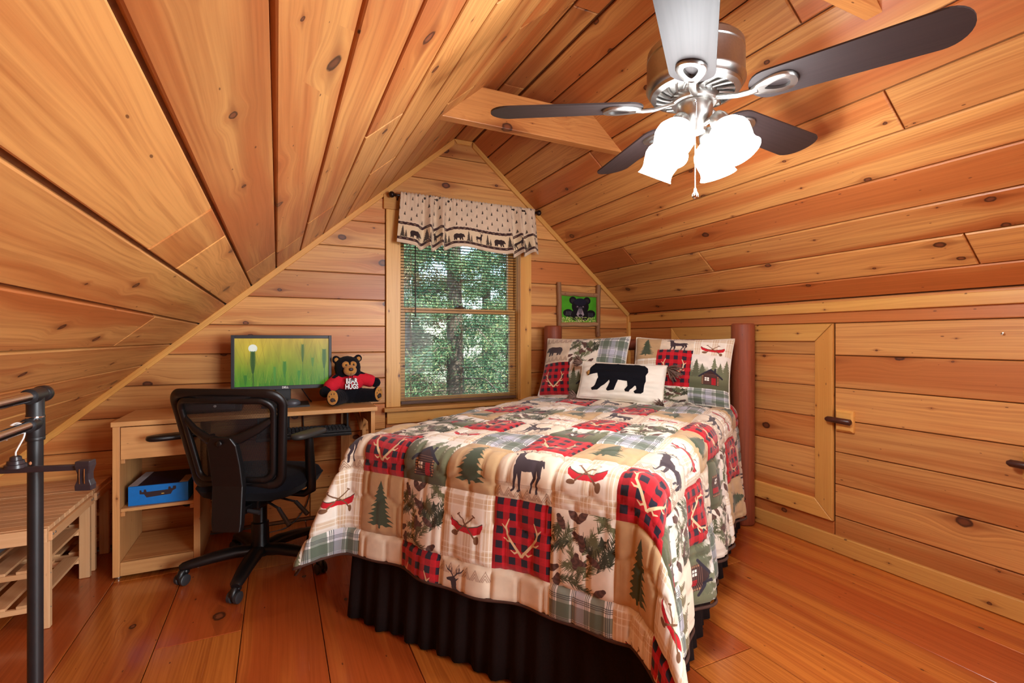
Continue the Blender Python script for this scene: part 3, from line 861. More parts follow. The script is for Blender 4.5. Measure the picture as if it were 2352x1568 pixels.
while x < 6:
    c = rgb(52, 36, 34); s_ = seq[kk % len(seq)]
    if s_ == 't':
        m_tree(vp, x + 0.09, 0.18, 0.31, 0.16, rgb(74, 62, 52), kk, 6); m_tree(vp, x + 0.19, 0.18, 0.2, 0.1, rgb(84, 70, 58), kk, 5); x += 0.29
    elif s_ == 'b': m_bear(vp, x + 0.2, 0.2, 0.36, c, -1); x += 0.43
    elif s_ == 'd': m_deer(vp, x + 0.17, 0.19, 0.28, c, -1); x += 0.36
    else: m_deer(vp, x + 0.17, 0.19, 0.28, c, 1); x += 0.36
    kk += 1
VAL = cloth_mat('valance_cloth', vp, weave=0.0012)
NU, NV = 260, 22
us = np.linspace(0, 1, NU)
gath = np.interp(us, [0, 0.1, 0.17, 0.3, 0.4, 0.74, 0.8, 0.9, 1], [0.15, 0.3, 1, 1, 0.25, 0.2, 1, 1, 0.5])
ph = np.cumsum(gath) / NU * 2 * math.pi * 12
fine = np.sin(us * 2 * math.pi * 42 + 1.3 * np.sin(us * 30)) * 0.004
P = np.zeros((NU, NV, 3)); UVv = np.zeros((NU, NV, 2))
for j in range(NV):
    v = j / (NV - 1)
    wav = np.sin(ph) * gath * (0.010 + 0.034 * v ** 0.8) + fine * max(0, 1 - v * 2.5) + 0.012 * np.sin(us * 9 + 0.6) * v
    half = 0.545 + 0.035 * v
    lift = (np.sin(ph + 0.7) * gath * 0.016 + 0.018 * np.sin(us * 11 + 2.6)) * v
    pinch = 0.014 if j in (1, 2) else 0.0
    P[:, j, 0] = 1.343 + (us * 2 - 1) * half + np.cos(ph) * gath * 0.008 * v
    P[:, j, 1] = GY - 0.088 - 0.014 * v - wav * (1 if j != 0 else 0.5) + pinch * 0
    P[:, j, 2] = 2.283 + np.sin(us * 260) * 0.003 * (1 - v) - 0.375 * v + lift + 0.002
    UVv[:, j, 0] = us; UVv[:, j, 1] = 1 - v
va = MB().grid(P, UVv).build('valance', VAL, smooth=180)
so = va.modifiers.new('solid', 'SOLIDIFY'); so.thickness = 0.0022
tag(va, 'tan gathered valance printed with bears, deer and pines over the window', 'valance')

# ------------------------------------------------------------------ picture of the bear cub
STICK = wood('peeled_stick', (176, 132, 92), (120, 80, 50), (150, 104, 68), axis='z', knots=0.5, kx=0.2, kr=0.01, rough=0.6)
STICKX = wood('peeled_stick_x', (176, 132, 92), (120, 80, 50), (150, 104, 68), knots=0.5, kx=0.2, kr=0.01, rough=0.6)
pf = thing('picture_frame', 'rustic stick picture frame holding a bear cub photo on the gable wall', 'picture', (2.36, GY - 0.022, 1.25))
def stick(name, p0, p1, r0, mat, sd):
    r = random.Random(sd); n = 9
    pts = [Vector(p0).lerp(Vector(p1), i / (n - 1)) + Vector((r.uniform(-1, 1), 0, r.uniform(-1, 1))) * 0.003 for i in range(n)]
    MB().tube(pts, [r0 * r.uniform(0.92, 1.08) for _ in range(n)], 12).build(name, mat, pf, smooth=60)
stick('upright', (-0.198, 0, 0), (-0.203, 0, 0.458), 0.0205, STICK, 1)
stick('upright', (0.197, 0, 0), (0.2, 0, 0.455), 0.0205, STICK, 2)
stick('crossbar', (-0.19, 0.003, 0.368), (0.19, 0.003, 0.365), 0.0185, STICKX, 3)
stick('crossbar', (-0.19, 0.003, 0.105), (0.19, 0.003, 0.108), 0.0195, STICKX, 4)
for x in (-0.15, 0.15): MB().cyl((x, -0.019, 0.366), (x, -0.013, 0.366), 0.007, n=10).build('peg', STICKX, pf)
bp = Pic(1.0, 0.72, 300, rgb(76, 158, 36))
Yv = np.mgrid[0:bp.h, 0:bp.w][0] / bp.s
bp.a *= (0.85 + 0.3 * vnoise(bp.w, bp.h, 4, 3, 3))[..., None]
bk = rgb(20, 20, 26)
for x in (0.33, 0.73): bp.ell(x, 0.6, 0.1, 0.1, bk); bp.ell(x, 0.59, 0.06, 0.06, rgb(46, 44, 50))
bp.ell(0.54, 0.44, 0.24, 0.22, bk); bp.ell(0.54, 0.56, 0.18, 0.1, rgb(30, 32, 48))
bp.ell(0.54, 0.2, 0.3, 0.16, bk)
bp.ell(0.2, 0.26, 0.14, 0.1, bk); bp.ell(0.84, 0.25, 0.13, 0.1, bk)
for x in (0.14, 0.18, 0.22, 0.26): bp.line([(x, 0.2), (x + 0.02, 0.3)], 0.012, rgb(110, 110, 120))
for x in (0.78, 0.82, 0.86, 0.9): bp.line([(x, 0.18), (x - 0.01, 0.27)], 0.012, rgb(90, 90, 100))
bp.poly([(0.49, 0.38), (0.59, 0.38), (0.65, 0.22), (0.57, 0.15), (0.5, 0.15), (0.43, 0.22)], rgb(168, 154, 160))
bp.ell(0.545, 0.2, 0.055, 0.035, rgb(30, 26, 30))
for x in (0.455, 0.615): bp.ell(x, 0.43, 0.03, 0.024, rgb(120, 110, 120)); bp.ell(x, 0.43, 0.02, 0.018, rgb(12, 10, 14)); bp.ell(x + 0.006, 0.438, 0.009, 0.008, rgb(235, 235, 245))
bp.ell(0.54, 0.34, 0.06, 0.1, rgb(92, 84, 96), 0.7)
r_ = random.Random(3)
for k in range(260):
    x, y = r_.random(), r_.random() * 0.16 * (1.0 if not 0.3 < (x := r_.random()) < 0.75 else 0.55)
    bp.ell(x, y, r_.uniform(0.008, 0.024), r_.uniform(0.006, 0.016), [rgb(158, 190, 70), rgb(196, 206, 120), rgb(98, 128, 50), rgb(206, 196, 150)][k % 4])
PH = cloth_mat('cub_photo', bp, rough=0.35, bump=0.0, sheen=0.0)
ph_ = MB().grid([[(x, 0.004, z) for z in (0.12, 0.352)] for x in (-0.182, 0.182)], [[(u, v) for v in (0, 1)] for u in (0, 1)])
ph_.bx((-0.184, 0.0045, 0.115), (0.184, 0.012, 0.356))
for i in range(4, 12): ph_.uv[i] = (0.02, 0.02)
ph_.build('photo', PH, pf)

# ------------------------------------------------------------------ latches and the nail on the knee wall
DKWOOD = wood('dark_peg', (84, 44, 32), (48, 24, 18), (66, 34, 26), axis='y', knots=0, rough=0.3)
def latch(y, z, label):
    t = thing('latch', label, 'latch', (RX, y, z))
    MB().slab([(-0.048, -0.06), (0.048, -0.06), (0.048, 0.06), (-0.048, 0.06)], 0.026, 0.010).build('latch_block', W_TRIM, t, M=frame((0, 0, 0), (0, -1, 0), (0, 0, 1), (-1, 0, 0)))
    MB().tube([(-0.044, -0.05, 0), (-0.044, -0.045, 0), (-0.044, 0.078, 0.004), (-0.044, 0.09, 0.004)], [0.012, 0.0175, 0.016, 0.008], 14).build('peg', DKWOOD, t, smooth=50)
latch(1.69, 0.765, 'dark peg turn latch on a pine block beside the hatch frame')
latch(0.905, 0.688, 'dark peg turn latch cut by the right edge of the photo')
nail = MB().lathe([(0.002, 0), (0.002, 0.008), (0.0055, 0.009), (0.0055, 0.011), (0.001, 0.012)], 10).build('nail', CHROME, smooth=40, M=frame((RX, 1.021, 1.254), (0, -1, 0), (0, 0, 1), (-1, 0, 0)))
tag(nail, 'small bright nail head in the right knee wall', 'nail')

# ------------------------------------------------------------------ ceiling fan
FX, FY = 1.303, 1.256
fan = thing('ceiling_fan', 'brushed nickel ceiling fan with five dark blades and four lit glass shades', 'ceiling fan', (FX, FY, 2.77))
def FN(b, name, mat, parent=fan, **k): return b.build(name, mat, parent, **k)
z_ = lambda z: z - 2.77
FN(MB().lathe([(0.068, 0), (0.07, -0.01), (0.06, -0.045), (0.03, -0.065), (0.014, -0.07)], 24), 'canopy', NICKEL, smooth=40)
FN(MB().cyl((0, 0, -0.06), (0, 0, z_(2.235)), 0.0125, n=14), 'downrod', NICKEL, smooth=40)
FN(MB().lathe([(0.03, z_(2.262)), (0.05, z_(2.25)), (0.10, z_(2.246)), (0.142, z_(2.238)), (0.158, z_(2.222)), (0.160, z_(2.20)), (0.1575, z_(2.196)), (0.160, z_(2.192)), (0.160, z_(2.118)), (0.163, z_(2.112)), (0.163, z_(2.104)), (0.155, z_(2.090)), (0.150, z_(2.086))], 48, cap1=False), 'motor_housing', NICKEL, smooth=30)
FN(MB().lathe([(0.151, z_(2.090)), (0.146, z_(2.076)), (0.128, z_(2.070)), (0.128, z_(2.079)), (0.078, z_(2.072)), (0.076, z_(2.064)), (0.06, z_(2.06))], 48, cap0=False), 'vent_ring', NICKEL, smooth=30)
vf = MB()
for k in range(20):
    a = 2 * math.pi * k / 20
    pts = [((0.077 + 0.053 * t) * math.cos(a + 0.35 * t), (0.077 + 0.053 * t) * math.sin(a + 0.35 * t), z_(2.069 + 0.005 * t)) for t in (0, 0.25, 0.5, 0.75, 1)]
    vf.tube(pts, 0.0042, 6)
FN(vf, 'vent_fins', NICKEL, smooth=50)
FN(MB().lathe([(0.079, z_(2.085)), (0.127, z_(2.0845))], 32, cap0=False, cap1=False), 'vent_back', BLACKP)
FN(MB().lathe([(0.076, z_(2.066)), (0.078, z_(2.058)), (0.076, z_(2.044)), (0.07, z_(2.040)), (0.05, z_(2.040))], 40), 'flywheel', NICKEL, smooth=30)
FN(MB().lathe([(0.058, z_(2.042)), (0.060, z_(2.036)), (0.058, z_(2.0)), (0.054, z_(1.985)), (0.040, z_(1.965)), (0.034, z_(1.945)), (0.018, z_(1.938))], 36), 'switch_housing', NICKEL, smooth=30)
FN(MB().ball((-0.042, -0.043, z_(2.028)), 0.0045, 8, 6), 'screw', CHROME, smooth=60)
BLADE = wood('espresso_blade', (48, 36, 36), (34, 25, 26), (42, 31, 32), knots=0, rough=0.5, bump=0.04, streak=0.35)
rim = []
R0, R1 = 0.175, 0.71
for t in np.linspace(0, 1, 9): rim.append((R0 + 0.06 + t * (R1 - R0 - 0.125), -0.068 - 0.010 * t))
for a in np.linspace(-80, 80, 13): rim.append((R1 - 0.065 + 0.065 * math.cos(math.radians(a)), 0.078 * math.sin(math.radians(a))))
for t in np.linspace(1, 0, 9): rim.append((R0 + 0.06 + t * (R1 - R0 - 0.125), 0.068 + 0.010 * t))
for a in np.linspace(96, 264, 11): rim.append((R0 + 0.06 + 0.06 * math.cos(math.radians(a)), 0.068 * math.sin(math.radians(a))))
bm_ = MB().prism(rim, 0, 0.006).mesh('blade', BLADE)
iron = MB()
iron.tube([(0.066, 0, 0.014), (0.10, 0, 0.004), (0.14, 0, -0.006), (0.175, 0, -0.008), (0.20, 0, -0.006)], [0.011, 0.010, 0.010, 0.011, 0.012], 10, sc=(0.7, 1.15))
oo, ii = [], []
for a in range(24):
    t = 2 * math.pi * a / 24
    x = math.cos(t); y = math.sin(t)
    wv = 1 + 0.45 * x
    oo.append((0.245 + 0.07 * x, 0.042 * y * wv)); ii.append((0.258 + 0.036 * x, 0.02 * y * wv))
ring = [[(p[0], p[1], -0.0005) for p in oo], [(p[0], p[1], -0.007) for p in oo], [(p[0] * 0.95 + q[0] * 0.05, p[1] * 0.8 + q[1] * 0.2, -0.011) for p, q in zip(oo, ii)], [(p[0], p[1], -0.011) for p in ii], [(p[0], p[1], -0.0005) for p in ii]]
iron.loft(ring, True, False, False)
im_ = iron.mesh('blade_iron', NICKEL, 50)
pm_ = MB().prism([(p[0], p[1] * 0.98) for p in rim if p[0] < R0 + 0.085] , -0.0012, 0).mesh('mount_plate', NICKEL)
for k in range(5):
    a = math.radians(6 + 72 * k)
    o = link(bpy.data.objects.new('blade', bm_), fan)
    o.matrix_local = Matrix.Translation((0, 0, z_(2.034))) @ Matrix.Rotation(a, 4, 'Z') @ Matrix.Rotation(math.radians(-11), 4, 'X')
    link(bpy.data.objects.new('blade_iron', im_), o)
def shade_mat():
    g = NG('lit_opal_glass')
    b = g.n('BsdfPrincipled', {'Base Color': (0.9, 0.88, 0.84, 1), 'Roughness': 0.25, 'Emission Color': (0.97, 0.99, 1.0, 1), 'Emission Strength': 15.0})
    return g.out(b.outputs[0])
OPAL = shade_mat()
prof = [(0.024, 0.0), (0.032, 0.005), (0.050, 0.020), (0.063, 0.042), (0.066, 0.060), (0.062, 0.082), (0.057, 0.102), (0.0565, 0.112), (0.059, 0.124), (0.064, 0.134)]
sh_m = MB().lathe(prof + [(r - 0.003, z) for r, z in prof[::-1]], 32, cap0=False, cap1=False).mesh('shade', OPAL, 40)
fit_m = MB().lathe([(0.012, -0.042), (0.022, -0.036), (0.03, -0.02), (0.033, 0.004), (0.030, 0.010), (0.024, 0.010)], 24).mesh('fitter', NICKEL, 40)
bulb_m = MB().lathe([(0.012, 0.0), (0.014, 0.03), (0.026, 0.06), (0.03, 0.08), (0.022, 0.095), (0.002, 0.10)], 16).mesh('bulb', OPAL, 60)
for a in (14, 104, 194, 284):
    ar = math.radians(a)
    ca, sa = math.cos(ar), math.sin(ar)
    FN(MB().tube([(0.03 * ca, 0.03 * sa, z_(1.962)), (0.065 * ca, 0.065 * sa, z_(1.972)), (0.082 * ca, 0.082 * sa, z_(1.97)), (0.09 * ca, 0.09 * sa, z_(1.955))], 0.009, 10), 'lamp_arm', NICKEL, smooth=60)
    ax = Vector((ca * math.sin(math.radians(30)), sa * math.sin(math.radians(30)), -math.cos(math.radians(30))))
    yv = ax.cross(Vector((ca, sa, 0))).normalized(); xv = yv.cross(ax)
    M = frame((0.095 * ca, 0.095 * sa, z_(1.945)), xv, yv, ax)
    o = link(bpy.data.objects.new('fitter', fit_m), fan); o.matrix_local = M
    o = link(bpy.data.objects.new('shade', sh_m), fan); o.matrix_local = M
    link(bpy.data.objects.new('bulb', bulb_m), o)
    d = bpy.data.lights.new('fan_bulb', 'POINT'); d.energy = 9.0; d.shadow_soft_size = 0.05; d.color = (0.95, 0.98, 1.0)
    l = bpy.data.objects.new('fan_bulb', d); COL.objects.link(l)
    l.location = Vector((FX, FY, 2.77)) + M @ Vector((0, 0, 0.18))
ch = MB()
for k in range(46): ch.ball((-0.008, -0.01, z_(1.94 - k * 0.0043)), 0.0021, 6, 4)
ch.lathe([(0.002, 0.026), (0.005, 0.02), (0.0045, 0.014), (0.010, 0.004), (0.011, -0.004), (0.007, -0.010), (0.002, -0.012)], 12, Matrix.Translation((-0.008, -0.01, z_(1.724))))
FN(ch, 'pull_chain', CHROME, smooth=60)
ch = MB()
for k in range(12): ch.ball((-0.04, -0.046, z_(2.02 - k * 0.0043)), 0.0021, 6, 4)
FN(ch, 'pull_chain', CHROME, smooth=60)

# ------------------------------------------------------------------ log bed set across the corner
LOG = wood('log_bed_x', (142, 72, 42), (96, 42, 24), (126, 58, 34), knots=0.8, kx=0.4, ky=0.2, kr=0.012, rough=0.5, bump=0.3)
LOGZ = wood('log_bed_z', (142, 72, 42), (96, 42, 24), (126, 58, 34), axis='z', knots=0.8, kx=0.4, ky=0.2, kr=0.012, rough=0.5, bump=0.3)
BW = Vector((0.5516, -0.8345, 0)); BL_ = Vector((-0.8345, -0.5516, 0)); HC = Vector((2.42, 2.88, 0))
BM = frame(HC, BW, -BL_, (0, 0, 1))               # local x across the bed, y towards the head
bed = thing('log_bed', 'log bed with thick reddish brown peeled posts in the corner', 'bed', HC, math.atan2(BW.y, BW.x))
def LOGT(p0, p1, r, name, mat, sd, n=12, cap=0.012):
    q = random.Random(sd)
    p0, p1 = Vector(p0), Vector(p1)
    L = (p1 - p0).length
    ts = [0, cap / L * 0.4, cap / L] + [k / n for k in range(1, n)] + [1 - cap / L, 1 - cap / L * 0.4, 1]
    rs_ = [r * 0.86, r * 0.95] + [r * q.uniform(0.975, 1.02) for _ in range(len(ts) - 4)] + [r * 0.95, r * 0.86]
    w = Vector((q.uniform(-1, 1), q.uniform(-1, 1), 0)) * 0.004
    MB().tube([p0.lerp(p1, t) + w * math.sin(t * 5) for t in ts], rs_, 24).build(name, mat, bed, smooth=50)
LOGT((-0.707, 0, 0.001), (-0.707, 0, 1.338), 0.072, 'post', LOGZ, 1)
LOGT((0.707, 0, 0.001), (0.707, 0, 1.334), 0.073, 'post', LOGZ, 2)
LOGT((-0.66, 0, 1.19), (0.66, 0, 1.186), 0.042, 'top_rail', LOG, 3)
LOGT((-0.66, 0, 0.52), (0.66, 0, 0.52), 0.045, 'lower_rail', LOG, 4)
for k, x in enumerate((-0.47, -0.235, 0.0, 0.235, 0.47)):
    LOGT((x, 0, 0.55), (x, 0, 1.16), 0.03, 'spindle', LOGZ, 10 + k)
for x in (-0.61, 0.61):
    LOGT((x, -0.06, 0.36), (x, -2.02, 0.36), 0.04, 'side_rail', wood('log_y', (150, 82, 52), (104, 50, 30), (134, 68, 42), axis='y'), 20)
    LOGT((x, -1.98, 0.001), (x, -1.98, 0.44), 0.045, 'foot_post', LOGZ, 22)
TICK = plain('mattress_tick', (214, 208, 198), 0.9, noise=0.05)
MB().bx((-0.62, -2.03, 0.41), (0.62, -0.08, 0.57)).build('box_spring', TICK, bed, bevel=0.03, seg=3)
MB().bx((-0.63, -2.05, 0.572), (0.63, -0.08, 0.765)).build('mattress', TICK, bed, bevel=0.05, seg=4)

SKIRT = plain('bed_skirt_cloth', (30, 17, 15), 0.95, noise=0.25, nscale=150, spec=0.2)
path = []
for t in np.linspace(0.12, 2.06, 130): path.append((-0.655, -t, -1, 0))
for a in np.linspace(0, 90, 8)[1:-1]: path.append((-0.655 + 0.03 - 0.03 * math.cos(math.radians(a)), -2.06 - 0.03 * math.sin(math.radians(a)), -math.cos(math.radians(a)), -math.sin(math.radians(a))))
for t in np.linspace(-0.625, 0.625, 90): path.append((t, -2.09, 0, -1))
for a in np.linspace(90, 0, 8)[1:-1]: path.append((0.625 + 0.03 * math.cos(math.radians(a)), -2.06 - 0.03 * math.sin(math.radians(a)), math.cos(math.radians(a)), -math.sin(math.radians(a))))
for t in np.linspace(2.06, 0.12, 130): path.append((0.655, -t, 1, 0))
pa = np.array(path)
arc = np.concatenate([[0], np.cumsum(np.hypot(np.diff(pa[:, 0]), np.diff(pa[:, 1])))])
SG = []
for i, (x, y, nx, ny) in enumerate(path):
    row = []
    for j in range(9):
        v = j / 8
        w = (0.010 * math.sin(arc[i] / 0.085 * 6.283 + 1.5 * math.sin(arc[i] * 3)) + 0.006 * math.sin(arc[i] / 0.19 * 6.283)) * (0.3 + 0.9 * v) + 0.035 * v
        row.append((x + nx * w, y + ny * w, 0.56 - 0.548 * v + 0.004 * math.sin(arc[i] * 23) * v))
    SG.append(row)
sk = MB().grid(SG).build('bed_skirt', SKIRT, smooth=180)
sk.location = HC; sk.rotation_euler = (0, 0, math.atan2(BW.y, BW.x))
sk.modifiers.new('solid', 'SOLIDIFY').thickness = 0.002
tag(sk, 'dark brown gathered bed skirt hanging to the floor under the quilt', 'bed skirt')

# quilt: cloth coordinates s (across) and q (down from the headboard)
QA, QL, QR_, QT = 0.685, 2.12, 0.07, 0.795
SMIN, SMAX, QMIN, QMAX = -1.08, 1.25, 0.13, 2.58
def qprof(d):
    th = np.clip(d / QR_, 0, math.pi / 2)
    ex = np.maximum(0, d - QR_ * math.pi / 2)
    f = math.radians(5)
    return np.where(d > 0, QR_ * np.sin(th) + ex * math.sin(f), d), np.where(d > 0, QR_ * (1 - np.cos(th)) + ex * math.cos(f), 0)
def qsurf(s, q):
    s = np.asarray(s, float); q = np.asarray(q, float)
    sg = np.sign(s + 1e-12)
    ds = np.abs(s) - (QA - QR_); dq = q - (QL - QR_)
    hs, vs = qprof(ds); hq, vq = qprof(dq)
    corner = (ds > 0) & (dq > 0)
    dsc, dqc = np.maximum(ds, 0), np.maximum(dq, 0)
    d = np.hypot(dsc, dqc); phi = np.arctan2(dqc, dsc + 1e-12)
    h, v = qprof(d)
    tri = 1.0 - np.sqrt(((phi - math.pi / 4) / (math.pi / 4)) ** 2 + 0.012) + 0.0
    tri = np.clip(tri, -0.05, 1)
    edge = 1.0 - np.sqrt(1 + 0.012)
    tri = (tri - edge) / (1 - edge)
    amp = np.where(sg < 0, 0.80, 0.52) * np.maximum(0, (d * math.pi / 2 - h * math.pi / 2)) / 2
    dgx = np.where(sg < 0, 0.86, 0.60); dgy = np.where(sg < 0, 0.30, 0.80)
    cx = (QA - QR_) + h * np.cos(phi) + amp * tri * dgx
    cy = (QL - QR_) + h * np.sin(phi) + amp * tri * dgy
    cy = cy + np.where(sg < 0, 0.22 * d * np.exp(-((phi - 1.22) / 0.16) ** 2) - 0.10 * d * np.exp(-((phi - 0.80) / 0.2) ** 2), 0)
    X = np.where(corner, cx, (QA - QR_) + hs)
    Y = np.where(corner, cy, (QL - QR_) + hq)
    V = np.where(corner, v, np.where(ds > 0, vs, vq))
    # soft waves where the cloth hangs free
    hang_s = np.clip(vs, 0, 1) * (~corner) * (ds > 0); hang_q = np.clip(vq, 0, 1) * (~corner) * (dq > 0)
    fs = np.clip((QL - QR_ - q) / 0.3, 0, 1); fq = np.clip((QA - QR_ - np.abs(s)) / 0.2, 0, 1)
    X = X + hang_s * fs * (0.05 * np.sin(q * 13 + 1) + 0.03 * np.sin(q * 29))
    Y = Y + hang_q * fq * (0.045 * np.sin(s * 9 + 2.2) + 0.02 * np.sin(s * 23))
    top = np.clip(1 - (np.abs(s) / QA) ** 4, 0, 1) * np.clip(1 - (q / QL) ** 6, 0, 1)
    Z = QT + 0.018 * top - V + 0.008 * np.sin(s * 17 + q * 5) * np.sin(q * 14 - s * 6) * (V < 0.05)
    P = np.stack([sg * X, -Y, Z], -1)
    return P
HX, HYY = 0.105, 0.15
def qline(s, q):
    """distance-based groove of the hexagon quilting"""
    d1 = np.full(s.shape, 9.0); d2 = np.full(s.shape, 9.0)
    i0 = np.floor(s / HX); j0 = np.floor(q / HYY)
    for dj in (-1, 0, 1, 2):
        for di in (-1, 0, 1, 2):
            j = j0 + dj; i = i0 + di
            cx = (i + 0.5 * (np.mod(j, 2))) * HX; cy = j * HYY
            d = np.hypot(s - cx, (q - cy) * 0.8)
            m = d < d1
            d2 = np.where(m, d1, np.minimum(d2, d)); d1 = np.where(m, d, d1)
    e = d2 - d1
    return np.clip(1 - e / 0.016, 0, 1)
def qpoint(s, q, off=0.0):
    P = qsurf(s, q)
    e = 0.004
    a = qsurf(s + e, q) - qsurf(s - e, q); b = qsurf(s, q + e) - qsurf(s, q - e)
    n = np.cross(b, a)
    n /= np.maximum(1e-9, np.linalg.norm(n, axis=-1, keepdims=True))
    return P + n * np.asarray(off)[..., None]
quilt = thing('quilt', 'patchwork lodge quilt of red check, deer, pine and canoe blocks on the bed', 'quilt', HC, math.atan2(BW.y, BW.x))
LAY = {9: 'cabin plaid trees red deer trees plaid canoe red plaid camo'.split(), 8: 'trees canoe tree camo canoe red camo tree canoe deer plaid'.split(),
       7: 'cabin deer red cabin tree deer canoe red cabin plaid camo'.split(), 6: 'plaid tree camo canoe plaid red tree deer camo trees deer'.split(),
       5: 'deer camo cabin red deer cabin plaid canoe red cabin tree'.split(), 4: 'canoe plaid tree camo canoe red camo tree deer plaid red'.split(),
       3: 'tree deer red cabin tree deer canoe red cabin camo plaid'.split(), 2: 'camo canoe deer canoe plaid red tree deer camo canoe tree'.split(),
       1: 'red tree plaid red deer cabin plaid canoe red tree cabin'.split(), 0: 'plaid camo canoe deer tree canoe camo tree deer plaid red'.split(),
       -1: 'tree red plaid tree canoe camo canoe red plaid deer canoe'.split()}
NS, NQ = 24, 26
for r in range(-1, 10):
    q0, q1 = max(QMIN, -0.03 + 0.25 * (r + 1)), min(QMAX, 0.22 + 0.25 * (r + 1))
    q0 = max(QMIN, 0.22 + 0.25 * r); q1 = min(QMAX, 0.47 + 0.25 * r)
    if q1 - q0 < 0.02: continue
    for ci, c in enumerate(range(-6, 6)):
        a0, a1 = 0.11 + 0.225 * c, 0.335 + 0.225 * c
        s0, s1 = max(SMIN, a0), min(SMAX, a1)
        if s1 - s0 < 0.02: continue
        kind = LAY[r][max(0, min(ci - 1, 10))]
        n1 = max(4, int(NS * (s1 - s0) / 0.225)); n2 = max(4, int(NQ * (q1 - q0) / 0.25))
        ss, qq = np.meshgrid(np.linspace(s0, s1, n1), np.linspace(q0, q1, n2), indexing='ij')
        u = (ss - s0) / (s1 - s0); v = (qq - q0) / (q1 - q0)
        bul = 0.010 * np.sqrt(np.clip((1 - (2 * u - 1) ** 6) * (1 - (2 * v - 1) ** 6), 0, 1)) - 0.008 * qline(ss, qq)
        Pq = qpoint(ss, qq, bul)
        uv = np.stack([(ss - a0) / 0.225, 1 - (qq - (0.22 + 0.25 * r)) / 0.25], -1)
        m = MB().grid(Pq[::-1], uv[::-1])
        m.build('patch', PMAT[kind], quilt, smooth=180)
BIND = plain('quilt_binding', (74, 44, 32), 0.85, noise=0.2)
for e in ([(SMIN, q) for q in np.linspace(QMIN, QMAX, 160)] + [(s, QMAX) for s in np.linspace(SMIN, SMAX, 200)[1:]] + [(SMAX, q) for q in np.linspace(QMAX, QMIN, 160)[1:]],):
    ss = np.array([p[0] for p in e]); qq = np.array([p[1] for p in e])
    MB().tube([tuple(p) for p in qpoint(ss, qq, np.zeros(len(ss)))], 0.0065, 7).build('binding', BIND, quilt, smooth=180)

# pillows
def pillow(name, mat, w, h, th, M, label, cat, group=None, n=44, flange=0.0, seed=1, dent=0.05):
    o = thing(name, label, cat, group=group)
    o.matrix_world = M
    xs = np.linspace(-1, 1, n)
    u, v = np.meshgrid(xs, xs, indexing='ij')
    nz = vnoise(n, n, 5, 5, seed) - 0.5
    nz2 = vnoise(n, n, 9, 3, seed + 5) - 0.5
    X = u * w / 2 * (1 - dent * (1 - v ** 2) * np.abs(u) ** 3); Y = v * h / 2 * (1 - dent * 1.3 * (1 - u ** 2) * np.abs(v) ** 3)
    e = np.clip((1 - np.abs(u) ** 2.6) * (1 - np.abs(v) ** 2.6), 0, 1)
    T = th / 2 * e ** 0.5 * (1 + 0.5 * nz) + 0.03 * nz2 * e ** 0.25
    F = np.stack([X, Y, T], -1); B = np.stack([X, Y, -T * 0.8], -1)
    uv = np.stack([(u + 1) / 2, (v + 1) / 2], -1)
    b = MB().grid(F, uv); b.grid(B[::-1], uv[::-1])
    b.build('cover', mat, o, smooth=180)
    rim_ = [F[i, 0] for i in range(n)] + [F[-1, j] for j in range(1, n)] + [F[i, -1] for i in range(n - 2, -1, -1)] + [F[0, j] for j in range(n - 2, 0, -1)]
    MB().tube([tuple(p) for p in rim_] + [tuple(rim_[0])], 0.0045, 6).build('piping', plain(name + '_piping', (214, 204, 186), 0.85, noise=0.05), o, smooth=180)
    return o, F
def sham_pic(parts):
    p = Pic(1.0, 0.68, 700, C_CREAM)
    for k, x0, y0, x1, y1 in parts: p.paste(PRINTS[k], x0, y0 * 0.68, x1, y1 * 0.68)
    return p
S1 = cloth_mat('sham_left', sham_pic([('plaid', 0, 0, 1, 1), ('red', 0.02, 0, 0.4, 0.5), ('cabin', 0.4, 0, 0.78, 0.5), ('tree', 0.78, 0, 1, 0.5), ('bear', 0.0, 0.5, 0.36, 1.0), ('camo', 0.36, 0.5, 0.7, 1.0), ('plaid', 0.7, 0.4, 1.0, 1.0)]))
S2 = cloth_mat('sham_right', sham_pic([('plaid', 0, 0, 1, 1), ('tree', 0.0, 0.62, 0.3, 1.0), ('canoe', 0.0, 0.2, 0.3, 0.62), ('camo', 0.26, 0, 0.64, 0.26), ('deer', 0.3, 0.72, 0.64, 1.0), ('red', 0.28, 0.22, 0.64, 0.76), ('canoe', 0.64, 0.58, 1.0, 1.0), ('cabin', 0.63, 0.22, 1.0, 0.7), ('plaid', 0.62, 0, 1.0, 0.22)]))
def bed_frame(x, q, z, lean, roll=0, yaw=0):
    return BM @ Matrix.Translation((x, -q, z)) @ Matrix.Rotation(math.radians(yaw), 4, 'Z') @ Matrix.Rotation(math.radians(90 - lean), 4, 'X') @ Matrix.Rotation(math.radians(roll), 4, 'Z')
pillow('pillow', S1, 0.66, 0.47, 0.17, bed_frame(-0.335, 0.245, 1.025, 24, 1.5), 'left patchwork sham with a walking bear print against the headboard', 'pillow', 'quilted shams on the bed', seed=2)
pillow('pillow', S2, 0.64, 0.46, 0.18, bed_frame(0.352, 0.245, 1.02, 21, -1), 'right patchwork sham with antlers on red check beside the thick post', 'pillow', 'quilted shams on the bed', seed=7)
CUSH = plain('cream_cotton', (232, 226, 212), 0.9, noise=0.06, nscale=300, bump=0.1, sheen=0.2)
cu, CF = pillow('bear_cushion', CUSH, 0.57, 0.265, 0.11, bed_frame(0.02, 0.46, 0.945, 24, -2, 4), 'cream lumbar cushion with a black bear applique in front of the shams', 'cushion', seed=4, dent=0.03)
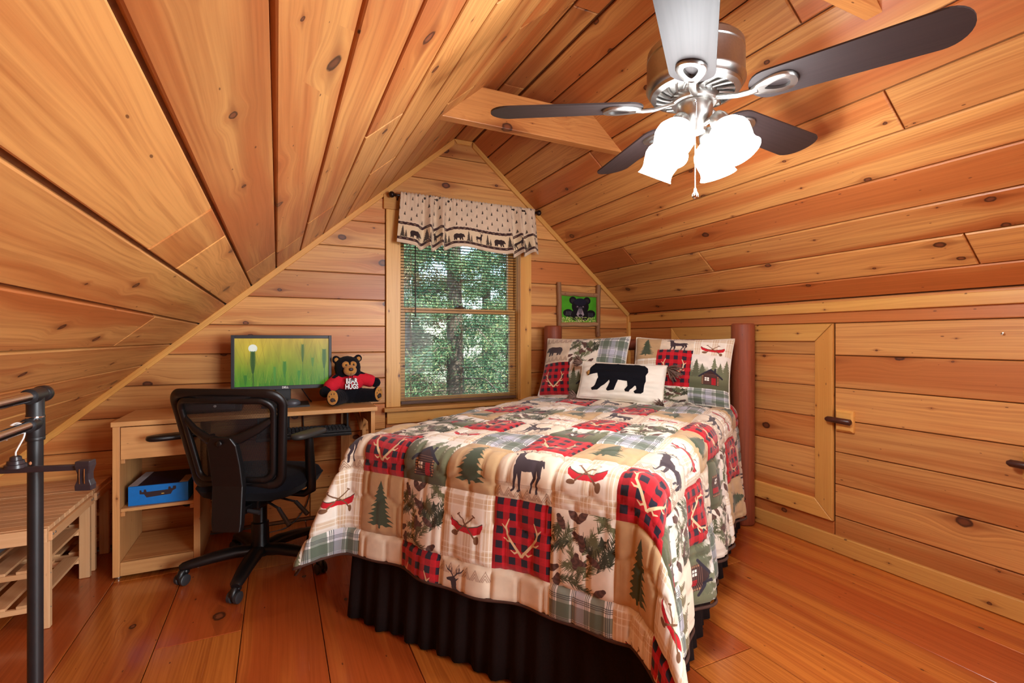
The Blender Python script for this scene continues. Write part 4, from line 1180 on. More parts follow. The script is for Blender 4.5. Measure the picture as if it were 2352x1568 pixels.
bx_ = [(590, 985), (610, 940), (632, 905), (650, 888), (700, 892), (760, 893), (850, 893), (940, 900), (1020, 900), (1080, 910), (1110, 935), (1118, 965), (1105, 1000), (1108, 1040), (1100, 1085), (1098, 1120), (1080, 1132), (1030, 1132), (1020, 1118), (1040, 1100), (1035, 1080), (1025, 1075), (1010, 1090), (990, 1105), (980, 1122), (950, 1120), (945, 1105), (965, 1080), (955, 1040), (880, 1035), (870, 1070), (855, 1110), (800, 1115), (785, 1105), (800, 1085), (812, 1050), (805, 1035), (770, 1070), (740, 1085), (710, 1108), (660, 1110), (650, 1095), (680, 1080), (690, 1050), (700, 1010), (690, 980), (650, 985), (620, 990), (600, 995)]
def cuv(p):
    t = (p[0] - 515) / (1252 - 515)
    top = 862 + (895 - 862) * t; bot = 1155 + (1200 - 1155) * t
    return (t * 2 - 1, 1 - (p[1] - top) / (bot - top) * 2)
def cusurf(u, v, off):
    n = CF.shape[0]
    a = (u + 1) / 2 * (n - 1); b = (v + 1) / 2 * (n - 1)
    i = int(min(n - 2, max(0, a))); j = int(min(n - 2, max(0, b))); a -= i; b -= j
    p = CF[i, j] * (1 - a) * (1 - b) + CF[i + 1, j] * a * (1 - b) + CF[i, j + 1] * (1 - a) * b + CF[i + 1, j + 1] * a * b
    return (p[0], p[1], p[2] + off)
def applique(name, outline, mat, lift, step=0.045):
    poly = [cuv(p) for p in outline]
    us_ = np.arange(-1, 1.001, step / 2)
    bmx = bmesh.new()
    vs = [bmx.verts.new((p[0], p[1], 0)) for p in poly]
    f = bmx.faces.new(vs)
    bmesh.ops.triangulate(bmx, faces=[f])
    for c in np.arange(-1, 1, step):
        for no in ((1, 0, 0), (0, 1, 0)):
            bmesh.ops.bisect_plane(bmx, geom=bmx.verts[:] + bmx.edges[:] + bmx.faces[:], plane_co=(c, c, 0), plane_no=no)
    bmesh.ops.recalc_face_normals(bmx, faces=bmx.faces)
    bnd = {v.index for v in bmx.verts if v.is_boundary}
    for v in bmx.verts:
        v.co = cusurf(v.co.x, v.co.y, lift if not v.is_boundary else 0.0012)
    me = bpy.data.meshes.new(name); bmx.to_mesh(me); bmx.free()
    me.materials.append(mat); me.shade_smooth()
    if me.polygons and sum(p.normal.z for p in me.polygons) < 0: me.flip_normals()
    return link(bpy.data.objects.new(name, me), cu)
BLKF = plain('black_felt', (14, 14, 22), 0.95, noise=0.3, nscale=260, bump=0.4, spec=0.2)
applique('bear_applique', bx_, BLKF, 0.006)
applique('bear_nose', [(578, 968), (592, 955), (612, 950), (624, 968), (618, 985), (600, 996), (590, 990)], plain('tan_felt', (176, 126, 62), 0.95, noise=0.2), 0.008)
TASS = plain('tassel_cone', (132, 102, 88), 0.85, noise=0.6, nscale=90)
for k, (u, v, ax, L) in enumerate(((-1, -0.96, (-0.9, 0.1, 0.45), 0.062), (1.0, -0.98, (-0.3, -0.2, 0.95), 0.062), (1.0, 0.92, (1.0, -0.6, 0.1), 0.105), (-1, 0.92, (-1, 0.1, 0.3), 0.07))):
    q = random.Random(k); b = MB()
    p = Vector(cusurf(u, v, 0)); ax = Vector(ax).normalized()
    for j in range(90):
        d = (ax + Vector((q.uniform(-1, 1), q.uniform(-1, 1), q.uniform(-1, 1))) * 0.55).normalized()
        e = p + d * L * q.uniform(0.7, 1.1)
        b.tube([p + d * 0.004, (p + e) / 2 + Vector((q.uniform(-1, 1), q.uniform(-1, 1), 0)) * 0.002, e], [0.0022, 0.0035, 0.0016], 5)
    b.build('tassel', TASS, cu, smooth=180)

# ------------------------------------------------------------------ lettering
def letters(txt, size, mat, name, parent, M, depth=0.0006, sx=1.0, bold=0.0):
    c = bpy.data.curves.new(name, 'FONT')
    c.body = txt; c.size = size; c.extrude = depth; c.align_x = 'CENTER'; c.align_y = 'CENTER'; c.offset = bold; c.space_line = 0.82
    t = bpy.data.objects.new(name, c); COL.objects.link(t)
    bpy.context.view_layer.update()
    me = bpy.data.meshes.new_from_object(t.evaluated_get(bpy.context.evaluated_depsgraph_get()))
    bpy.data.objects.remove(t)
    me.materials.clear(); me.materials.append(mat)
    me.transform(Matrix.Diagonal((sx, 1, 1, 1)))
    o = bpy.data.objects.new(name, me); link(o, parent); o.matrix_local = M
    return o

# ------------------------------------------------------------------ desk with its open cabinet
DX = wood('desk_pine_x', (218, 164, 104), (180, 118, 66), (202, 142, 86), knots=0.6, kx=0.6, ky=0.3, kr=0.01, streak=0.4, var=0.2)
DZ = wood('desk_pine_z', (218, 164, 104), (180, 118, 66), (202, 142, 86), axis='z', knots=0.6, kx=0.5, ky=0.3, kr=0.012, streak=0.4, var=0.2)
desk = thing('desk', 'pine desk with an open end cabinet along the gable wall', 'desk', (-0.09, 3.34, 0))
def DK(b, name, mat, parent=desk, **k):
    for i, p in enumerate(b.v): b.v[i] = (p[0] + 0.09, p[1] - 3.34, p[2])
    return b.build(name, mat, parent, **k)
FY0, FY1 = 3.107, 3.575
DK(MB().bx((-0.758, FY0 - 0.012, 0.785), (0.56, FY1, 0.81)), 'desktop', DX, bevel=0.003)
DK(MB().bx((-0.753, FY0, 0.02), (-0.723, FY1 - 0.01, 0.784)), 'side_panel', DZ, bevel=0.002)
DK(MB().bx((-0.405, FY0, 0.02), (-0.375, FY1 - 0.01, 0.784)), 'side_panel', DZ, bevel=0.002)
DK(MB().bx((-0.722, FY0 + 0.012, 0.345), (-0.406, FY1 - 0.03, 0.362)), 'shelf', DX, bevel=0.002)
DK(MB().bx((-0.722, FY0 + 0.03, 0.075), (-0.406, FY1 - 0.03, 0.09)), 'bottom_shelf', DX, bevel=0.002)
DK(MB().bx((-0.722, FY0 + 0.003, 0.022), (-0.406, FY0 + 0.028, 0.09)), 'plinth_rail', DX, bevel=0.002)
DK(MB().bx((-0.72, FY0 + 0.004, 0.615), (-0.408, FY0 + 0.024, 0.779)).bx((-0.715, FY0 + 0.025, 0.63), (-0.703, FY1 - 0.06, 0.76)).bx((-0.425, FY0 + 0.025, 0.63), (-0.413, FY1 - 0.06, 0.76)).bx((-0.70, FY0 + 0.025, 0.632), (-0.426, FY1 - 0.06, 0.64)), 'drawer', DX, bevel=0.0015)
for x in (-0.722, -0.424):
    for zz_ in (0.322, 0.592): DK(MB().bx((x, FY0 + 0.014, zz_), (x + 0.018, FY1 - 0.05, zz_ + 0.022)), 'runner', DX, bevel=0.002)
for x, y in ((-0.738, FY0 + 0.04), (-0.39, FY0 + 0.04), (-0.738, FY1 - 0.05), (-0.39, FY1 - 0.05)):
    DK(MB().lathe([(0.012, 0.0), (0.014, 0.004), (0.011, 0.02)], 12, Matrix.Translation((x, y, 0.0005))), 'glide_foot', NICKEL, smooth=40)
DK(MB().prism([(FY0 + 0.02, 0.001), (FY0 + 0.09, 0.001), (FY0 + 0.10, 0.62), (FY0 + 0.14, 0.70), (FY1 - 0.14, 0.70), (FY1 - 0.10, 0.62), (FY1 - 0.09, 0.001), (FY1 - 0.02, 0.001), (FY1 - 0.02, 0.784), (FY0 + 0.02, 0.784)], 0.525, 0.55, Matrix(((0, 0, 1, 0), (1, 0, 0, 0), (0, 1, 0, 0), (0, 0, 0, 1)))), 'end_frame', DZ, bevel=0.002)
DK(MB().bx((0.39, FY1 - 0.07, 0.001), (0.45, FY1 - 0.045, 0.784)), 'back_leg', DZ, bevel=0.003)
DK(MB().tube([(0.51, 3.42, 0.62), (0.50, 3.42, 0.68), (0.47, 3.42, 0.75), (0.42, 3.42, 0.778)], [0.012, 0.016, 0.016, 0.012], 8), 'brace', DX, smooth=60)
tray = MB().bx((-0.11, 3.12, 0.645), (0.41, 3.40, 0.663))
for x in (-0.10, 0.395): tray.bx((x - 0.006, 3.20, 0.663), (x + 0.006, 3.38, 0.784))
DK(tray, 'keyboard_tray', BLACKP, bevel=0.003)

kb = thing('keyboard', 'thin black keyboard on the tray under the desk', 'keyboard', (0.20, 3.21, 0.6635))
MB().prism([(-0.07, 0), (0.07, 0), (0.07, 0.022), (-0.07, 0.012)], -0.21, 0.21, Matrix(((0, 0, 1, 0), (1, 0, 0, 0), (0, 1, 0, 0), (0, 0, 0, 1)))).build('case', BLACKP, kb, bevel=0.002)
km = MB()
for r in range(5):
    for c in range(20):
        y = -0.055 + r * 0.0265; z = 0.017 + (y + 0.07) / 0.14 * 0.010 - 0.005
        km.box((-0.196 + c * 0.0206, y, z + 0.004), (0.017, 0.021, 0.007))
ko = km.build('keys', plain('key_black', (34, 34, 37), 0.5), kb); tag(ko, kind='stuff')

eb = thing('electronic_box', 'low black electronic box on the desk seen through the chair mesh', 'device', (-0.34, 3.33, 0.8105))
MB().prism([(-0.09, 0.004), (0.10, 0.004), (0.10, 0.075), (-0.05, 0.085), (-0.09, 0.06)], -0.155, 0.155, Matrix(((0, 0, 1, 0), (1, 0, 0, 0), (0, 1, 0, 0), (0, 0, 0, 1)))).build('case', BLACKP, eb, bevel=0.006)
MB().bx((-0.12, -0.094, 0.018), (0.12, -0.09, 0.05)).build('front_panel', plain('panel_grey', (58, 60, 66), 0.35), eb, bevel=0.001)
MB().ball((0.02, -0.0945, 0.038), (0.008, 0.002, 0.008), 10, 6).build('button', plain('button_white', (210, 212, 216), 0.4), eb, smooth=60)
for x in (-0.12, 0.12): MB().bx((x - 0.015, -0.06, 0), (x + 0.015, 0.07, 0.004)).build('foot', BLACKP, eb)

pc = thing('computer_box', 'small upright black computer case at the back of the keyboard tray', 'computer', (-0.01, 3.33, 0.6635))
MB().bx((-0.085, -0.05, 0), (0.075, 0.06, 0.112)).build('case', BLACKP, pc, bevel=0.004)
MB().bx((0.0755, -0.03, 0.02), (0.078, 0.04, 0.09)).build('side_grille', plain('grille', (44, 44, 47), 0.6), pc)

# monitor
mo = thing('monitor', 'black flat monitor showing a golden wheat field at sunrise', 'monitor', (0.033, 3.40, 0.8105))
BEZ = plain('monitor_bezel', (42, 44, 50), 0.4, noise=0.1)
mx0, mx1, mz0, mz1 = -0.285, 0.285, 0.105, 0.443
fb = MB()
fb.bx((mx0, -0.022, mz0), (mx0 + 0.019, 0.018, mz1)); fb.bx((mx1 - 0.019, -0.022, mz0), (mx1, 0.018, mz1))
fb.bx((mx0 + 0.019, -0.022, mz0), (mx1 - 0.019, 0.018, mz0 + 0.024)); fb.bx((mx0 + 0.019, -0.022, mz1 - 0.02), (mx1 - 0.019, 0.018, mz1))
fb.build('bezel', BEZ, mo, bevel=0.002)
MB().bx((mx0 + 0.02, -0.008, mz0 + 0.02), (mx1 - 0.02, 0.017, mz1 - 0.02)).bx((-0.18, 0.016, mz0 + 0.06), (0.18, 0.04, mz1 - 0.06)).build('back_shell', BEZ, mo, bevel=0.004)
wp = Pic(1.0, 0.553, 640, rgb(120, 150, 40))
Yw, Xw = np.mgrid[0:wp.h, 0:wp.w] / wp.s
t = np.clip(Yw / 0.553, 0, 1)[..., None]
wp.a = np.where(t < 0.45, rgb(64, 140, 22) * (1 - t / 0.45) + rgb(140, 160, 34) * (t / 0.45), rgb(140, 160, 34) * (1 - (t - 0.45) / 0.55) + rgb(214, 176, 66) * ((t - 0.45) / 0.55))
wp.a *= (0.88 + 0.24 * vnoise(wp.w, wp.h, 26, 3, 8))[..., None]
glow = np.exp(-((Xw - 0.19) ** 2 + (Yw - 0.43) ** 2) / 0.022)[..., None]
wp.a = wp.a * (1 - 0.7 * glow) + rgb(252, 214, 60) * 0.7 * glow
r_ = random.Random(12)
for k in range(170):
    x = r_.random(); l = r_.uniform(0.1, 0.42); a = r_.uniform(-0.35, 0.35)
    wp.line([(x, r_.uniform(-0.1, 0.1)), (x + a * l * 0.5, l * 0.6), (x + a * l, l)], [0.004, 0.0015], [rgb(70, 128, 24), rgb(150, 160, 50), rgb(44, 104, 22), rgb(190, 180, 70)][k % 4], 0.45)
for k in range(26):
    x = r_.random(); wp.line([(x, 0.25), (x + r_.uniform(-0.12, 0.12), 0.56)], [0.002, 0.001], rgb(116, 90, 26), 0.55)
wp.ell(0.185, 0.437, 0.046, 0.046, rgb(255, 255, 238))
def ear(x, y0, y1, w, col):
    w *= 1.5
    n = 14
    for k in range(n):
        y = y0 + (y1 - y0) * k / n; t = k / n
        ww = w * (0.35 + 1.3 * t * (1.25 - t)) * 0.8
        for g in (-1, 1): wp.line([(x, y), (x + g * ww * 0.7, y + (y1 - y0) / n * 1.1)], [w * 0.42, w * 0.2], col, 0.85)
        for g in (-1, 1): wp.line([(x + g * ww * 0.5, y), (x + g * ww * 1.6, y + 0.09)], [0.0016, 0.0006], col, 0.35)
    wp.line([(x + 0.004, 0), (x, y1)], w * 0.22, col, 0.8)
ear(0.185, 0.16, 0.40, 0.034, rgb(38, 84, 22)); ear(0.71, 0.28, 0.48, 0.02, rgb(70, 108, 40)); ear(0.515, 0.1, 0.28, 0.024, rgb(58, 130, 36)); ear(0.41, 0.05, 0.22, 0.018, rgb(80, 150, 50)); ear(0.95, 0.2, 0.42, 0.03, rgb(56, 104, 34)); ear(0.11, 0.02, 0.13, 0.02, rgb(50, 120, 30)); ear(0.67, 0.06, 0.17, 0.02, rgb(66, 140, 44)); ear(0.82, 0.22, 0.32, 0.018, rgb(90, 140, 50))
SCR = cloth_mat('screen', wp, emit=0.62)
MB().grid([[(x, -0.0145, z) for z in (mz0 + 0.023, mz1 - 0.019)] for x in (mx0 + 0.018, mx1 - 0.018)], [[(u, v) for v in (0, 1)] for u in (0, 1)]).build('screen', SCR, mo)
WHITE = plain('print_white', (232, 232, 230), 0.5)
letters('DELL', 0.017, WHITE, 'badge', mo, Matrix.Translation((0.012, -0.0225, mz0 + 0.012)) @ Matrix.Rotation(math.pi / 2, 4, 'X'), bold=0.0005)
MB().bx((-0.045, 0.02, 0.012), (0.045, 0.045, 0.24)).build('stand_neck', BLACKP, mo, bevel=0.006)
MB().slab([(-0.03, -0.11), (0.15, -0.11), (0.15, 0.10), (-0.12, 0.10), (-0.12, -0.09)], 0.014, 0.004).build('stand_base', BLACKP, mo)
ms = thing('mouse', 'dark grey mouse resting on the monitor stand base', 'mouse', (0.085, 3.315, 0.8255))
MB().ball((0, 0, 0.008), (0.046, 0.032, 0.028), 18, 10).build('body', plain('mouse_grey', (70, 72, 80), 0.35), ms, smooth=180)
MB().cyl((-0.02, -0.002, 0.034), (-0.02, 0.006, 0.034), 0.004, n=8).build('wheel', BLACKP, ms)
def cable(name, pts, r, label, mat=None):
    ps = [Vector(p) for p in pts]; out = []
    for i in range(len(ps) - 1):
        p0, p1, p2, p3 = ps[max(i - 1, 0)], ps[i], ps[i + 1], ps[min(i + 2, len(ps) - 1)]
        for k in range(6):
            t = k / 6
            out.append(0.5 * ((2 * p1) + (p2 - p0) * t + (2 * p0 - 5 * p1 + 4 * p2 - p3) * t * t + (3 * p1 - p0 - 3 * p2 + p3) * t ** 3))
    out.append(ps[-1])
    o = MB().tube(out, r, 7).build(name, mat or BLACKP, smooth=180)
    tag(o, label, 'cable')
cable('cable', [(0.13, 3.44, 0.93), (0.16, 3.47, 0.88), (0.2, 3.5, 0.818), (0.205, 3.582, 0.815)], 0.0035, 'thin black cable hanging behind the monitor onto the desktop')
cable('cable', [(0.155, 3.585, 0.78), (0.16, 3.583, 0.6), (0.19, 3.583, 0.45), (0.21, 3.583, 0.28), (0.17, 3.57, 0.1), (0.05, 3.5, 0.006), (-0.12, 3.46, 0.006)], 0.004, 'black cable dropping down the wall under the desk')
cable('power_lead', [(-0.35, 3.56, 0.24), (-0.42, 3.55, 0.225), (-0.47, 3.545, 0.22), (-0.50, 3.55, 0.215), (-0.52, 3.575, 0.215)], 0.0055, 'black power lead with its plug behind the open cabinet')

# blue box in the cabinet
bb = thing('blue_box', 'bright blue cardboard box with a dark printed emblem on the cabinet shelf', 'box', (-0.555, 3.29, 0.3625), math.radians(-3))
BLUE = plain('box_blue', (12, 124, 214), 0.45, noise=0.08)
MB().bx((-0.135, -0.15, 0), (0.13, 0.15, 0.10)).build('carton', BLUE, bb, bevel=0.002)
MB().bx((-0.133, -0.148, 0.1005), (0.128, 0.148, 0.1025)).build('lid_print', plain('box_navy', (22, 26, 52), 0.4, noise=0.5, nscale=14), bb)
MB().bx((-0.1335, -0.1485, 0.1026), (-0.095, 0.1485, 0.1034)).build('label_strip', plain('label_pale', (186, 186, 196), 0.5), bb)
MB().bx((0.09, -0.1485, 0.1026), (0.1285, 0.0, 0.1034)).build('label_strip', plain('label_tan', (176, 150, 124), 0.5), bb)
EM = [(-0.085, 0.078), (-0.078, 0.078), (-0.076, 0.068), (-0.068, 0.068), (-0.066, 0.08), (-0.058, 0.08), (-0.055, 0.066), (0.04, 0.07), (0.042, 0.084), (0.05, 0.084), (0.052, 0.074), (0.06, 0.074), (0.062, 0.086), (0.075, 0.086), (0.075, 0.07), (0.06, 0.062), (0.052, 0.045), (-0.055, 0.038), (-0.066, 0.056), (-0.085, 0.058)]
MB().prism(EM, 0.1505, 0.1515, Matrix(((1, 0, 0, 0), (0, 0, -1, 0), (0, 1, 0, 0), (0, 0, 0, 1)))).build('emblem', plain('emblem_dark', (52, 38, 44), 0.5), bb)
MB().bx((0.01, -0.1522, 0.05), (0.022, -0.1516, 0.054)).build('yellow_mark', plain('mark_yellow', (226, 190, 90), 0.5), bb)

# ------------------------------------------------------------------ teddy bear
FUR = plain('black_fur', (13, 13, 22), 0.95, noise=0.45, nscale=220, bump=0.8, spec=0.2, sheen=0.04)
TANF = plain('tan_plush', (186, 128, 58), 0.95, noise=0.2, nscale=200, bump=0.4, sheen=0.3)
REDC = plain('red_fleece', (204, 12, 40), 0.9, noise=0.12, nscale=160, bump=0.25)
td = thing('teddy_bear', 'black teddy bear in a red hoodie sitting beside the monitor', 'teddy bear', (0.425, 3.36, 0.8105), math.radians(6))
def blob(name, balls, mat, vox=0.005, disp=0.0, parent=td):
    b = MB()
    for c, r, *rot in balls:
        M = None
        if rot: M = Matrix.Translation(c) @ rot[0] @ Matrix.Translation(-Vector(c))
        b.ball(c, r, 20, 12, M)
    o = b.build(name, mat, parent)
    m = o.modifiers.new('remesh', 'REMESH'); m.mode = 'VOXEL'; m.voxel_size = vox; m.use_smooth_shade = True
    s = o.modifiers.new('smooth', 'SMOOTH'); s.factor = 0.5; s.iterations = 4
    if disp:
        tx = bpy.data.textures.new(name + '_fuzz', 'CLOUDS'); tx.noise_scale = 0.012
        d = o.modifiers.new('fuzz', 'DISPLACE'); d.texture = tx; d.strength = disp; d.texture_coords = 'LOCAL'
    return o
def limb(p0, p1, r0, r1, n=6):
    p0, p1 = Vector(p0), Vector(p1)
    return [(tuple(p0.lerp(p1, k / (n - 1))), (r0 + (r1 - r0) * k / (n - 1),) * 3) for k in range(n)]
TB = [((0, 0, 0.085), (0.078, 0.068, 0.085)), ((0, 0, 0.15), (0.06, 0.055, 0.06)), ((-0.012, -0.006, 0.235), (0.083, 0.074, 0.074)), ((-0.05, -0.01, 0.205), (0.04, 0.05, 0.04)), ((0.03, -0.01, 0.205), (0.04, 0.05, 0.04)),
      ((-0.083, 0.0, 0.287), (0.026, 0.014, 0.026)), ((0.058, 0.0, 0.292), (0.026, 0.014, 0.026))]
TB += limb((-0.045, -0.01, 0.05), (-0.125, -0.135, 0.048), 0.05, 0.042) + limb((0.045, -0.01, 0.05), (0.145, -0.10, 0.052), 0.05, 0.042)
TB += limb((-0.06, 0, 0.165), (-0.16, -0.05, 0.085), 0.036, 0.034) + limb((0.06, 0, 0.165), (0.165, -0.03, 0.13), 0.036, 0.033)
TB += [((-0.132, -0.150, 0.056), (0.036, 0.016, 0.05)), ((0.152, -0.113, 0.06), (0.036, 0.016, 0.05))]
blob('body', TB, FUR, 0.0055, 0.004)
HB = [((0, -0.002, 0.125), (0.088, 0.078, 0.055)), ((0, 0, 0.158), (0.072, 0.066, 0.045)), ((0.0, 0.02, 0.185), (0.07, 0.05, 0.025))] + limb((-0.062, 0, 0.163), (-0.122, -0.032, 0.117), 0.043, 0.045) + limb((0.062, 0, 0.163), (0.128, -0.022, 0.142), 0.043, 0.042)
blob('hoodie', HB, REDC, 0.0045)
blob('shoulder_patch', limb((0.058, -0.012, 0.192), (0.09, -0.02, 0.18), 0.020, 0.016, 4), FUR, 0.003)
blob('shoulder_patch', limb((-0.062, -0.012, 0.190), (-0.10, -0.03, 0.165), 0.021, 0.018, 4), FUR, 0.003)
blob('face', [((-0.035, -0.062, 0.252), (0.026, 0.018, 0.025)), ((0.008, -0.062, 0.253), (0.026, 0.018, 0.024)), ((-0.013, -0.080, 0.218), (0.042, 0.034, 0.034))], TANF, 0.003)
MB().ball((-0.014, -0.113, 0.227), (0.015, 0.008, 0.0115), 14, 8).build('nose', plain('nose_brown', (56, 38, 36), 0.5), td, smooth=180)
for x, zz_ in ((-0.036, 0.2535), (0.010, 0.255)): MB().ball((x, -0.0795, zz_), (0.0062, 0.004, 0.0068), 10, 8).build('eye', plain('eye_dark', (30, 20, 16), 0.15), td, smooth=180)
MB().tube([(-0.014, -0.1115, 0.214), (-0.014, -0.1125, 0.2), (-0.0145, -0.106, 0.19)], 0.0012, 6).build('mouth_seam', plain('seam_brown', (110, 70, 36), 0.8), td)
for x, zz_ in ((-0.083, 0.285), (0.058, 0.290)): MB().ball((x, -0.012, zz_), (0.014, 0.006, 0.014), 12, 8).build('inner_ear', TANF, td, smooth=180)
for (c, sx, yaw) in (((-0.138, -0.166, 0.060), 1, -18), ((0.158, -0.129, 0.064), 1, 22)):
    M = Matrix.Translation(c) @ Matrix.Rotation(math.radians(yaw), 4, 'Z')
    f = MB().ball((0, 0, 0), (0.032, 0.007, 0.045), 18, 10, M).build('foot_pad', TANF, td, smooth=180)
    b = MB().ball((0, -0.0065, -0.014), (0.0135, 0.003, 0.0135), 12, 6, M)
    for dx, dz in ((-0.018, 0.008), (-0.006, 0.022), (0.01, 0.024)): b.ball((dx, -0.0065, dz), (0.0025, 0.002, 0.006), 8, 6, M)
    b.build('paw_mark', plain('paw_brown', (58, 40, 34), 0.8), f, smooth=180)
TT = letters('BEAR\nHUGS', 0.043, WHITE, 'slogan', td, Matrix.Translation((-0.004, -0.0825, 0.1315)) @ Matrix.Rotation(math.radians(86), 4, 'X'), depth=0.004, sx=0.72, bold=0.0012)
letters('BEAR\nHUGS', 0.043, BLACKP, 'slogan_edge', td, Matrix.Translation((-0.004, -0.0805, 0.1315)) @ Matrix.Rotation(math.radians(86), 4, 'X'), depth=0.004, sx=0.72, bold=0.0026)
for x in (-0.025, 0.002): MB().tube([(x, -0.075, 0.185), (x, -0.086, 0.17), (x + 0.002, -0.088, 0.15)], 0.0026, 6).build('hood_cord', BLACKP, td, smooth=180)

# ------------------------------------------------------------------ office chair
CHB = plain('chair_plastic', (20, 18, 19), 0.38, noise=0.15, nscale=90, bump=0.05)
CHF = plain('chair_fabric', (15, 17, 26), 0.95, noise=0.35, nscale=400, bump=0.3, sheen=0.05, spec=0.2)
CHG = plain('chair_grey', (50, 50, 52), 0.4, noise=0.1)
def mesh_mat():
    g = NG('chair_mesh')
    s = g.n('SeparateXYZ', {0: g.n('TexCoord').outputs['Object']}).outputs
    a = g.math('ADD', s[0], s[2]); b = g.math('SUBTRACT', s[0], s[2])
    f = 6.283 / 0.0075
    h = g.math('MULTIPLY', g.math('SINE', g.math('MULTIPLY', a, f)), g.math('SINE', g.math('MULTIPLY', b, f)))
    hole = g.math('GREATER_THAN', h, 0.12)
    p = g.n('BsdfPrincipled', {'Base Color': srgb(26, 24, 26), 'Roughness': 0.7}).outputs[0]
    return g.out(g.n('MixShader', {0: g.math('MULTIPLY', hole, 0.62), 1: p, 2: g.n('BsdfTransparent').outputs[0]}).outputs[0])
CMESH = mesh_mat()
oc = thing('office_chair', 'black mesh back office chair on a five star base at the desk', 'office chair', (-0.083, 2.957, 0), math.radians(-30))
def OC(b, name, mat, parent=oc, **k): return b.build(name, mat, parent, **k)
OC(MB().lathe([(0.03, 0.075), (0.055, 0.08), (0.06, 0.10), (0.052, 0.125), (0.036, 0.13)], 24), 'base_hub', CHB, smooth=40)
cst = MB().ball((0, 0, 0.062), (0.02, 0.02, 0.02), 12, 8); cst.cyl((0, 0, 0.06), (0, 0, 0.085), 0.008, n=8)
cst.tube([(0.0, 0, 0.066), (0.022, 0, 0.06), (0.036, 0, 0.042), (0.034, 0, 0.02)], [0.014, 0.018, 0.014, 0.006], 10)
cm = cst.mesh('caster', CHB, 60)
wm = MB().lathe([(0.002, -0.011), (0.022, -0.011), (0.027, -0.008), (0.027, 0.008), (0.022, 0.011), (0.002, 0.011)], 20, Matrix.Translation((0.018, 0, 0.0275)) @ Matrix.Rotation(math.pi / 2, 4, 'X')).mesh('wheel', CHG, 40)
for wa in (-105, -177, -33, 39, 111):
    a = math.radians(wa + 30); ca, sa = math.cos(a), math.sin(a)
    pts = [(r * ca, r * sa, z) for r, z in ((0.04, 0.105), (0.12, 0.112), (0.22, 0.103), (0.31, 0.09), (0.345, 0.084), (0.36, 0.08))]
    OC(MB().tube(pts, [0.042, 0.041, 0.037, 0.032, 0.029, 0.02], 14, sc=(0.7, 1.0)), 'base_leg', CHB, smooth=60)
    o = link(bpy.data.objects.new('caster', cm), oc)
    o.matrix_local = Matrix.Translation((0.335 * ca, 0.335 * sa, 0)) @ Matrix.Rotation(a + random.uniform(-0.8, 0.8), 4, 'Z')
    for y in (-0.017, 0.017):
        w = link(bpy.data.objects.new('wheel', wm), o); w.location = (0, y, 0)
OC(MB().lathe([(0.045, 0.12), (0.043, 0.25), (0.034, 0.255), (0.034, 0.37)], 20), 'gas_lift', CHB, smooth=30)
OC(MB().bx((-0.085, -0.15, 0.365), (0.085, 0.10, 0.415)).bx((-0.14, -0.12, 0.40), (0.14, 0.14, 0.425)), 'mechanism', CHB, bevel=0.01)
for p0, p1, p2 in (((0.09, -0.08, 0.385), (0.16, -0.10, 0.36), (0.235, -0.13, 0.285)), ((0.09, 0.0, 0.385), (0.2, -0.005, 0.365), (0.275, -0.02, 0.305)), ((0.0, -0.15, 0.375), (0.06, -0.2, 0.38), (0.12, -0.2, 0.372))):
    OC(MB().tube([p0, p1], [0.006, 0.006], 8).tube([p1, p2], [0.010, 0.012], 10), 'lever', CHG, smooth=60)
def cushion(w, d, th, n=26):
    u, v = np.meshgrid(np.linspace(-1, 1, n), np.linspace(-1, 1, n), indexing='ij')
    k = np.maximum(np.abs(u), np.abs(v)) / np.maximum(1e-9, (np.abs(u) ** 4 + np.abs(v) ** 4) ** 0.25)
    e = np.clip(1 - (np.maximum(np.abs(u), np.abs(v))) ** 5, 0, 1) ** 0.5
    X = u * k * w / 2; Y = v * k * d / 2
    T = np.stack([X, Y, th * 0.5 * e * (1 - 0.12 * (1 - u * u)) - 0.03 * np.clip(v - 0.55, 0, 1)], -1)
    B = np.stack([X, Y, -th * 0.5 * e - 0.012 * np.clip(v - 0.55, 0, 1)], -1)
    b = MB().grid(T); b.grid(B[::-1]); return b
sb = cushion(0.53, 0.52, 0.135)
for i, p in enumerate(sb.v): sb.v[i] = (p[0], p[1] + 0.03, p[2] + 0.475)
OC(sb, 'seat', CHF, smooth=180)
# the reclining back: ring of the frame in its own plane (x, height t)
def bk(x, t):                                     # t 0..1 from bottom to top
    z = 0.505 + 0.465 * t
    y = -0.215 - 0.02 * t - 0.10 * t * t + 0.10 * (abs(x) / 0.26) ** 2 * 0.5
    return (x, y, z)
def back_ring(wt, wb, t0, t1, rc, n=10):
    pts = []
    def half(t): return wb + (wt - wb) * t
    cs = [(half(t0) - rc, t0 + rc / 0.475, -90, 0), (half(t1) - rc, t1 - rc / 0.475, 0, 90), (-(half(t1) - rc), t1 - rc / 0.475, 90, 180), (-(half(t0) - rc), t0 + rc / 0.475, 180, 270)]
    for cx, ct, a0, a1 in cs:
        for k in range(n):
            a = math.radians(a0 + (a1 - a0) * k / (n - 1))
            pts.append(bk(cx + rc * math.cos(a), ct + rc * math.sin(a) / 0.475))
    return pts
def ring_tube(pts, r, n, ka, kb):
    b = MB(); m = len(pts); P_ = [Vector(p) for p in pts]; rings = []
    for i in range(m):
        t = (P_[(i + 1) % m] - P_[i - 1]).normalized()
        nb = Vector((0, 1, 0.25)).normalized(); nb = (nb - t * nb.dot(t)).normalized(); c = t.cross(nb)
        rings.append([tuple(P_[i] + nb * math.cos(2 * math.pi * k / n) * r * ka + c * math.sin(2 * math.pi * k / n) * r * kb) for k in range(n)])
    rings.append(rings[0])
    return b.loft(rings, True, False, False)
